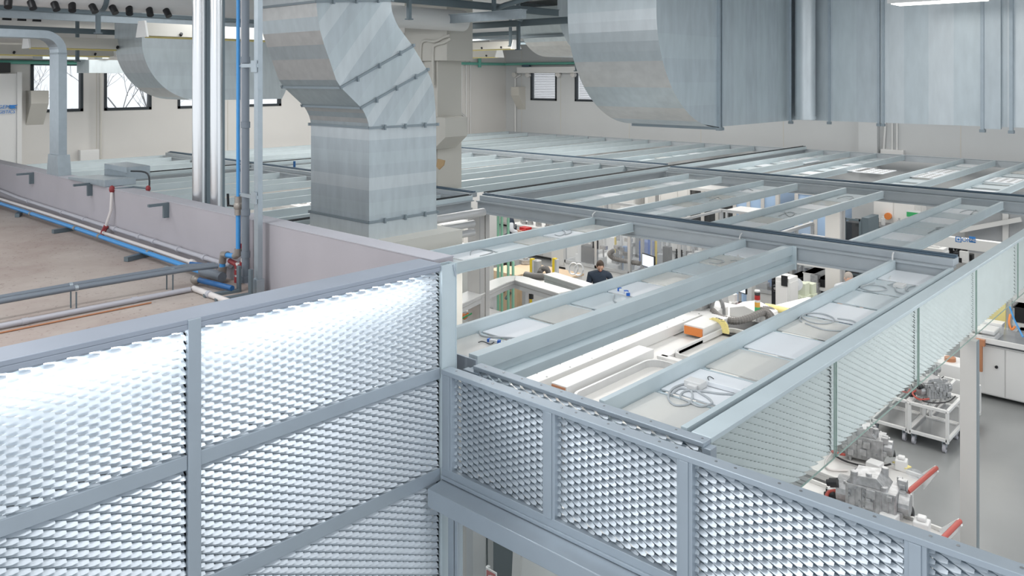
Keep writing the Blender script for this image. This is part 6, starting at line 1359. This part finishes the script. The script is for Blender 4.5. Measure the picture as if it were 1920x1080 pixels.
# ================================================================== PEOPLE
def skin_obj(name, verts, edges, radii, mk, parent, root=0, sub=2):
    me = bpy.data.meshes.new(name); me.from_pydata([tuple(v) for v in verts], edges, []); me.materials.append(M[mk])
    o = bpy.data.objects.new(name, me); COL.objects.link(o); o.parent = parent
    md = o.modifiers.new('skin', 'SKIN'); md.use_smooth_shade = True
    for i, r in enumerate(radii):
        rr = r if isinstance(r, tuple) else (r, r); me.skin_vertices[0].data[i].radius = rr
        me.skin_vertices[0].data[i].use_root = (i == root)
    s = o.modifiers.new('sub', 'SUBSURF'); s.levels = sub; s.render_levels = sub
    return o
def person(label, loc, rot, shirt, trousers, hair, head_tilt=.45, arms='down', hgt=1.75, sleeves=None):
    """faces -y in its own frame"""
    k = hgt/1.75; r = thing('person', label, 'person', loc, rot)
    V = lambda x, y, z: Vector((x, y, z))*k
    if arms == 'work': LA = [V(.20, 0, 1.43), V(.26, -.03, 1.16), V(.16, -.27, 1.07), V(.12, -.36, 1.07)]; RA = [V(-.20, 0, 1.43), V(-.26, -.03, 1.16), V(-.15, -.28, 1.08), V(-.10, -.37, 1.08)]
    else: LA = [V(.20, 0, 1.43), V(.27, .0, 1.14), V(.22, -.18, .94), V(.20, -.26, .90)]; RA = [V(-.20, 0, 1.43), V(-.27, .0, 1.14), V(-.22, -.2, .96), V(-.18, -.28, .93)]
    verts = [V(0, 0, .95), V(0, 0, 1.12), V(0, -.01, 1.30), V(0, .01, 1.44), V(0, 0, 1.52), *LA, *RA, V(.09, 0, .90), V(.10, -.02, .50), V(.10, .02, .09), V(.10, -.13, .04), V(-.09, 0, .90), V(-.10, -.02, .50), V(-.10, .02, .09), V(-.10, -.13, .04)]
    edges = [(0,1),(1,2),(2,3),(3,4),(3,5),(5,6),(6,7),(7,8),(3,9),(9,10),(10,11),(11,12),(0,13),(13,14),(14,15),(15,16),(0,17),(17,18),(18,19),(19,20)]
    rad = [(.15,.11),(.14,.10),(.16,.11),(.07,.06),(.05,.05),(.05,.05),(.045,.045),(.035,.035),(.022,.03),(.05,.05),(.05,.05),(.035,.035),(.022,.03),(.09,.09),(.06,.06),(.04,.05),(.035,.03),(.09,.09),(.06,.06),(.04,.05),(.035,.03)]
    skin_obj('body', verts, edges, [tuple(q*k for q in t) for t in rad], 'skin', r)
    # clothing: slightly larger shells over the same skeleton
    sv = [V(0, 0, .90), *verts[1:4], V(0, 0, 1.525), verts[5], LA[0]*.45+LA[1]*.55, LA[1], verts[9], RA[0]*.45+RA[1]*.55, RA[1]]
    se = [(0,1),(1,2),(2,3),(3,4),(3,5),(5,6),(6,7),(3,8),(8,9),(9,10)]
    skin_obj('shirt', sv, se, [tuple(q*k for q in t) for t in [(.17,.13),(.165,.125),(.185,.13),(.125,.10),(.062,.062),(.085,.085),(.07,.07),(.06,.06),(.09,.09),(.07,.07),(.06,.06)]], shirt, r)
    if sleeves:
        for A_ in (LA, RA): skin_obj('sleeve', [A_[0], A_[0]*.45+A_[1]*.55, A_[1], A_[1]*.3+A_[2]*.7], [(0,1),(1,2),(2,3)], [.095*k, .085*k, .075*k, .06*k], sleeves, r)
    tv = [V(0, 0, .98), *verts[13:16], *verts[17:20]]; te = [(0,1),(1,2),(2,3),(0,4),(4,5),(5,6)]
    skin_obj('trousers', tv, te, [tuple(q*k for q in t) for t in [(.17,.13),(.105,.105),(.075,.075),(.06,.065),(.105,.105),(.075,.075),(.06,.065)]], trousers, r)
    for s in (1, -1):
        b = MB(); c = V(.10*s, -.06, .045); b.ell(c, .05*k, .14*k, .045*k); b.build('shoe', 'black', r, local=True, smooth=True)
    # head
    hd = bpy.data.objects.new('head', bpy.data.meshes.new('head')); bpy.data.objects.remove(hd)
    R = Matrix.Rotation(head_tilt, 3, 'X'); hc = V(0, -.02, 1.62)
    hc = V(0, -.03, 1.615); T = lambda x, y, z: hc+R @ (Vector((x, y, z))*k)
    b = MB(); b.ell(hc, .074*k, .096*k, .115*k, 18, 14, R)
    for v in b.v:
        q = R.inverted() @ (v-hc)
        if q.z < -.03*k: f = 1-.28*min(1, (-q.z/k-.03)/.08); q.x *= f; q.y = q.y*(.92 if q.y > 0 else 1)
        v[:] = hc+R @ q
    b.mi = 0; b.ell(T(0, -.100, -.01), .013*k, .018*k, .022*k, 8, 6, R)
    for s in (1, -1): b.ell(T(.075*s, .005, -.005), .012*k, .02*k, .03*k, 8, 6, R)
    h = b.build('head', 'skin', r, local=True, smooth=True)
    for s in (1, -1): b = MB(); b.ell(T(.030*s, -.088, .015), .012*k, .008*k, .006*k, 8, 6, R); b.build('eye', 'black', h, local=True)
    b = MB(); b.ell(T(0, -.086, -.055), .024*k, .008*k, .006*k, 8, 6, R); b.build('mouth', 'red_handle', h, local=True)
    b = MB(); b.ell(T(0, .016, .030), .082*k, .100*k, .105*k, 18, 12, R)
    for v in b.v:
        q = R.inverted() @ (v-hc); x, y, z = q/k
        if y < -.055 and z < .065: q.y = -.05*k*(1 if z > -.02 else .6); q.z = max(q.z, .0)
        if z < -.05: q *= .8
        n_ = math.sin(x*160)*math.sin(y*140+z*90)*.004*k; q += q.normalized()*n_
        v[:] = hc+R @ q
    b.build('hair', hair, h, local=True, smooth=True)
    # hands: palm with thumb and four curled fingers
    for arm, s in ((LA, 1), (RA, -1)):
        w_, e = arm[3], arm[2]; d = (w_-e).normalized(); side = Vector((s, 0, 0)); up = d.cross(side).normalized()
        b = MB(); c = w_+d*.045*k; b.ell(c, .040*k, .05*k, .018*k, 10, 8)
        for j in range(4):
            o_ = side*(.026-.0175*j)*k; L = [.055, .065, .06, .048][j]*k; p0 = c+d*.035*k+o_; p1 = p0+d*L*.5-Vector((0, 0, .012*k)); p2 = p1+d*L*.4-Vector((0, 0, .03*k)); b.tube([p0, p1, p2], [.009*k, .008*k, .006*k], 6)
        p0 = c-side*.035*k; b.tube([p0, p0-side*.02*k+d*.025*k, p0-side*.012*k+d*.05*k-Vector((0, 0, .01*k))], [.011*k, .010*k, .007*k], 6)
        b.build('hand', 'skin', r, local=True, smooth=True)
    return r
q = at(1125, 487, 1.75)
pr1 = person('young man with short brown hair in a dark navy shirt looking down at his work', (q.x, q.y, 0), math.atan2(-q.x, q.y)*.0+.75, 'navy', 'denim', 'hair', .55, 'work')
q = at(957, 440, 1.0)
pr2 = person('person in a dark navy apron with pale sleeves reaching for a red part', (q.x, q.y, 0), 2.35, 'navy', 'denim', 'hair', .3, 'work', sleeves='shirt_light')
b = MB(); b.prism([(-.2, .45), (.2, .45), (.19, 1.28), (-.19, 1.28)], 'y', -.18, -.15); b.tube([(-.20, -.15, 1.0), (-.21, .05, 1.0), (0, .16, 1.0), (.21, .05, 1.0), (.2, -.15, 1.0)], .02, 6); b.build('apron', 'navy', pr2, local=True)
q = at(1590, 506, 1.78); person('grey-haired person whose head shows right of the storage rack', (q.x, q.y, 0), .7, 'shirt_light', 'denim', 'hair_grey', .5, 'work')
q = at(985, 428, 1.1); b = MB(); b.box(q.x-.16, q.y-.1, .98, q.x+.16, q.y+.12, 1.14); b.cyl((q.x-.14, q.y-.12, 1.0), (q.x+.14, q.y-.12, 1.08), .05, 10); tag(b.build('red_part', 'red', bevel=.03), 'glossy red machine part held by the person in the apron', 'part')
q2 = at(985, 420, 1.0); bench(q2.x-.6, q2.y, q2.x+1.4, q2.y+.8, 'white workbench with metal parts in front of the person in the apron', .95, 'white_paint')
rnd = random.Random(12)
for i in range(9):
    x, y = q2.x-.4+.2*i, q2.y+rnd.uniform(.1, .6); b = MB(); b.cyl((x, y, .95), (x, y, .95+rnd.uniform(.08, .2)), rnd.uniform(.05, .1), 10); b.box(x-.08, y-.04, .95, x+.08, y+.06, 1.03); tag(b.build('metal_part', 'cast'), 'metal part on the white workbench by the apron wearer, %s from the left' % ORD[i], 'part', 'metal parts on the white workbench')
# ================================================================== LIGHT
w = bpy.data.worlds.new('world'); SC.world = w; w.use_nodes = True; nt = w.node_tree
bg = nt.nodes['Background']; bg.inputs[0].default_value = (.90, .95, 1.0, 1); bg.inputs[1].default_value = .85
# LED strip lighting the top row of mesh from behind
area('led_strip', (-4.715, 1.3, PARTOP-.05), .03, 5.6, 12, (0, 0, 0))
# LED panels under the tile strips light the hall
for (u, v, sx, sy, p) in [(-3.02, 7.5, .5, 5.5, 170), (-4.96, 7.5, .5, 5.5, 170), (-7.5, 8.6, .5, 3.6, 260), (-3.86, 13.9, .5, 5.3, 300), (-5.93, 13.9, .5, 5.3, 300), (-7.7, 13.9, .5, 5.3, 300), (-9.5, 13.9, .5, 5.3, 300), (-13.2, 14, .5, 5.5, 320), (-16, 14, .5, 5.5, 320), (-20, 14, .5, 5.5, 320), (-5, 21, 3, 6, 400), (-9.5, 21, 3, 6, 400), (-14, 21, 3, 6, 400), (-19, 21, 3, 6, 400), (-14, 8, 2, 4, 250), (-20, 8, 2, 4, 250)]:
    area('led_panel', (u, v, ZT-.27), sx, sy, p*.10, (0, 0, 0), (1, .97, .93))
# fill lights added over aisle and hall, no fixtures drawn for them
for (u, v) in [(-.6, 8.5), (-.6, 12.5), (2.2, 10)]: area('aisle_fill', (u, v, 4.6), .3, 2.6, 26, (0, 0, 0), (1, .99, .97))  # added low beside the view to brighten the aisle floor
for (u, v) in [(-4.3, 5.6), (-11.5, 1.5), (-11.5, -3), (-6.5, 1.0), (-6.5, -3), (-2.5, 2.5), (-2.5, -2), (2.5, 4.5), (1.5, 9), (1.0, 13), (4, 12), (-7.6, 9.6), (-12, 7.5)]:
    area('hall_fill', (u, v, ZC-.1), 1.2, 3.0, 62 if u < -6 and v < 3 else 38, (0, 0, 0), (.96, .98, 1))  # added above the view to brighten upward faces
for (u, v) in [(-20, 8), (-20, 14), (-20, 20), (-14, 14), (-14, 20), (-8, 20), (-2, 20)]:
    area('hall_fill', (u, v, ZC-.4), 1.5, 3, 120, (0, 0, 0), (1, .98, .95))  # added under the ceiling to lift far fins and walls
SC.view_settings.view_transform = 'Standard'; SC.view_settings.look = 'None'; SC.view_settings.gamma = 1; SC.view_settings.exposure = .62
SC.view_settings.use_curve_mapping = False
SC.cycles.use_denoising = True
SC.cycles.max_bounces = 8; SC.cycles.diffuse_bounces = 3; SC.cycles.glossy_bounces = 3; SC.cycles.transparent_max_bounces = 12
SC.cycles.sample_clamp_indirect = 8
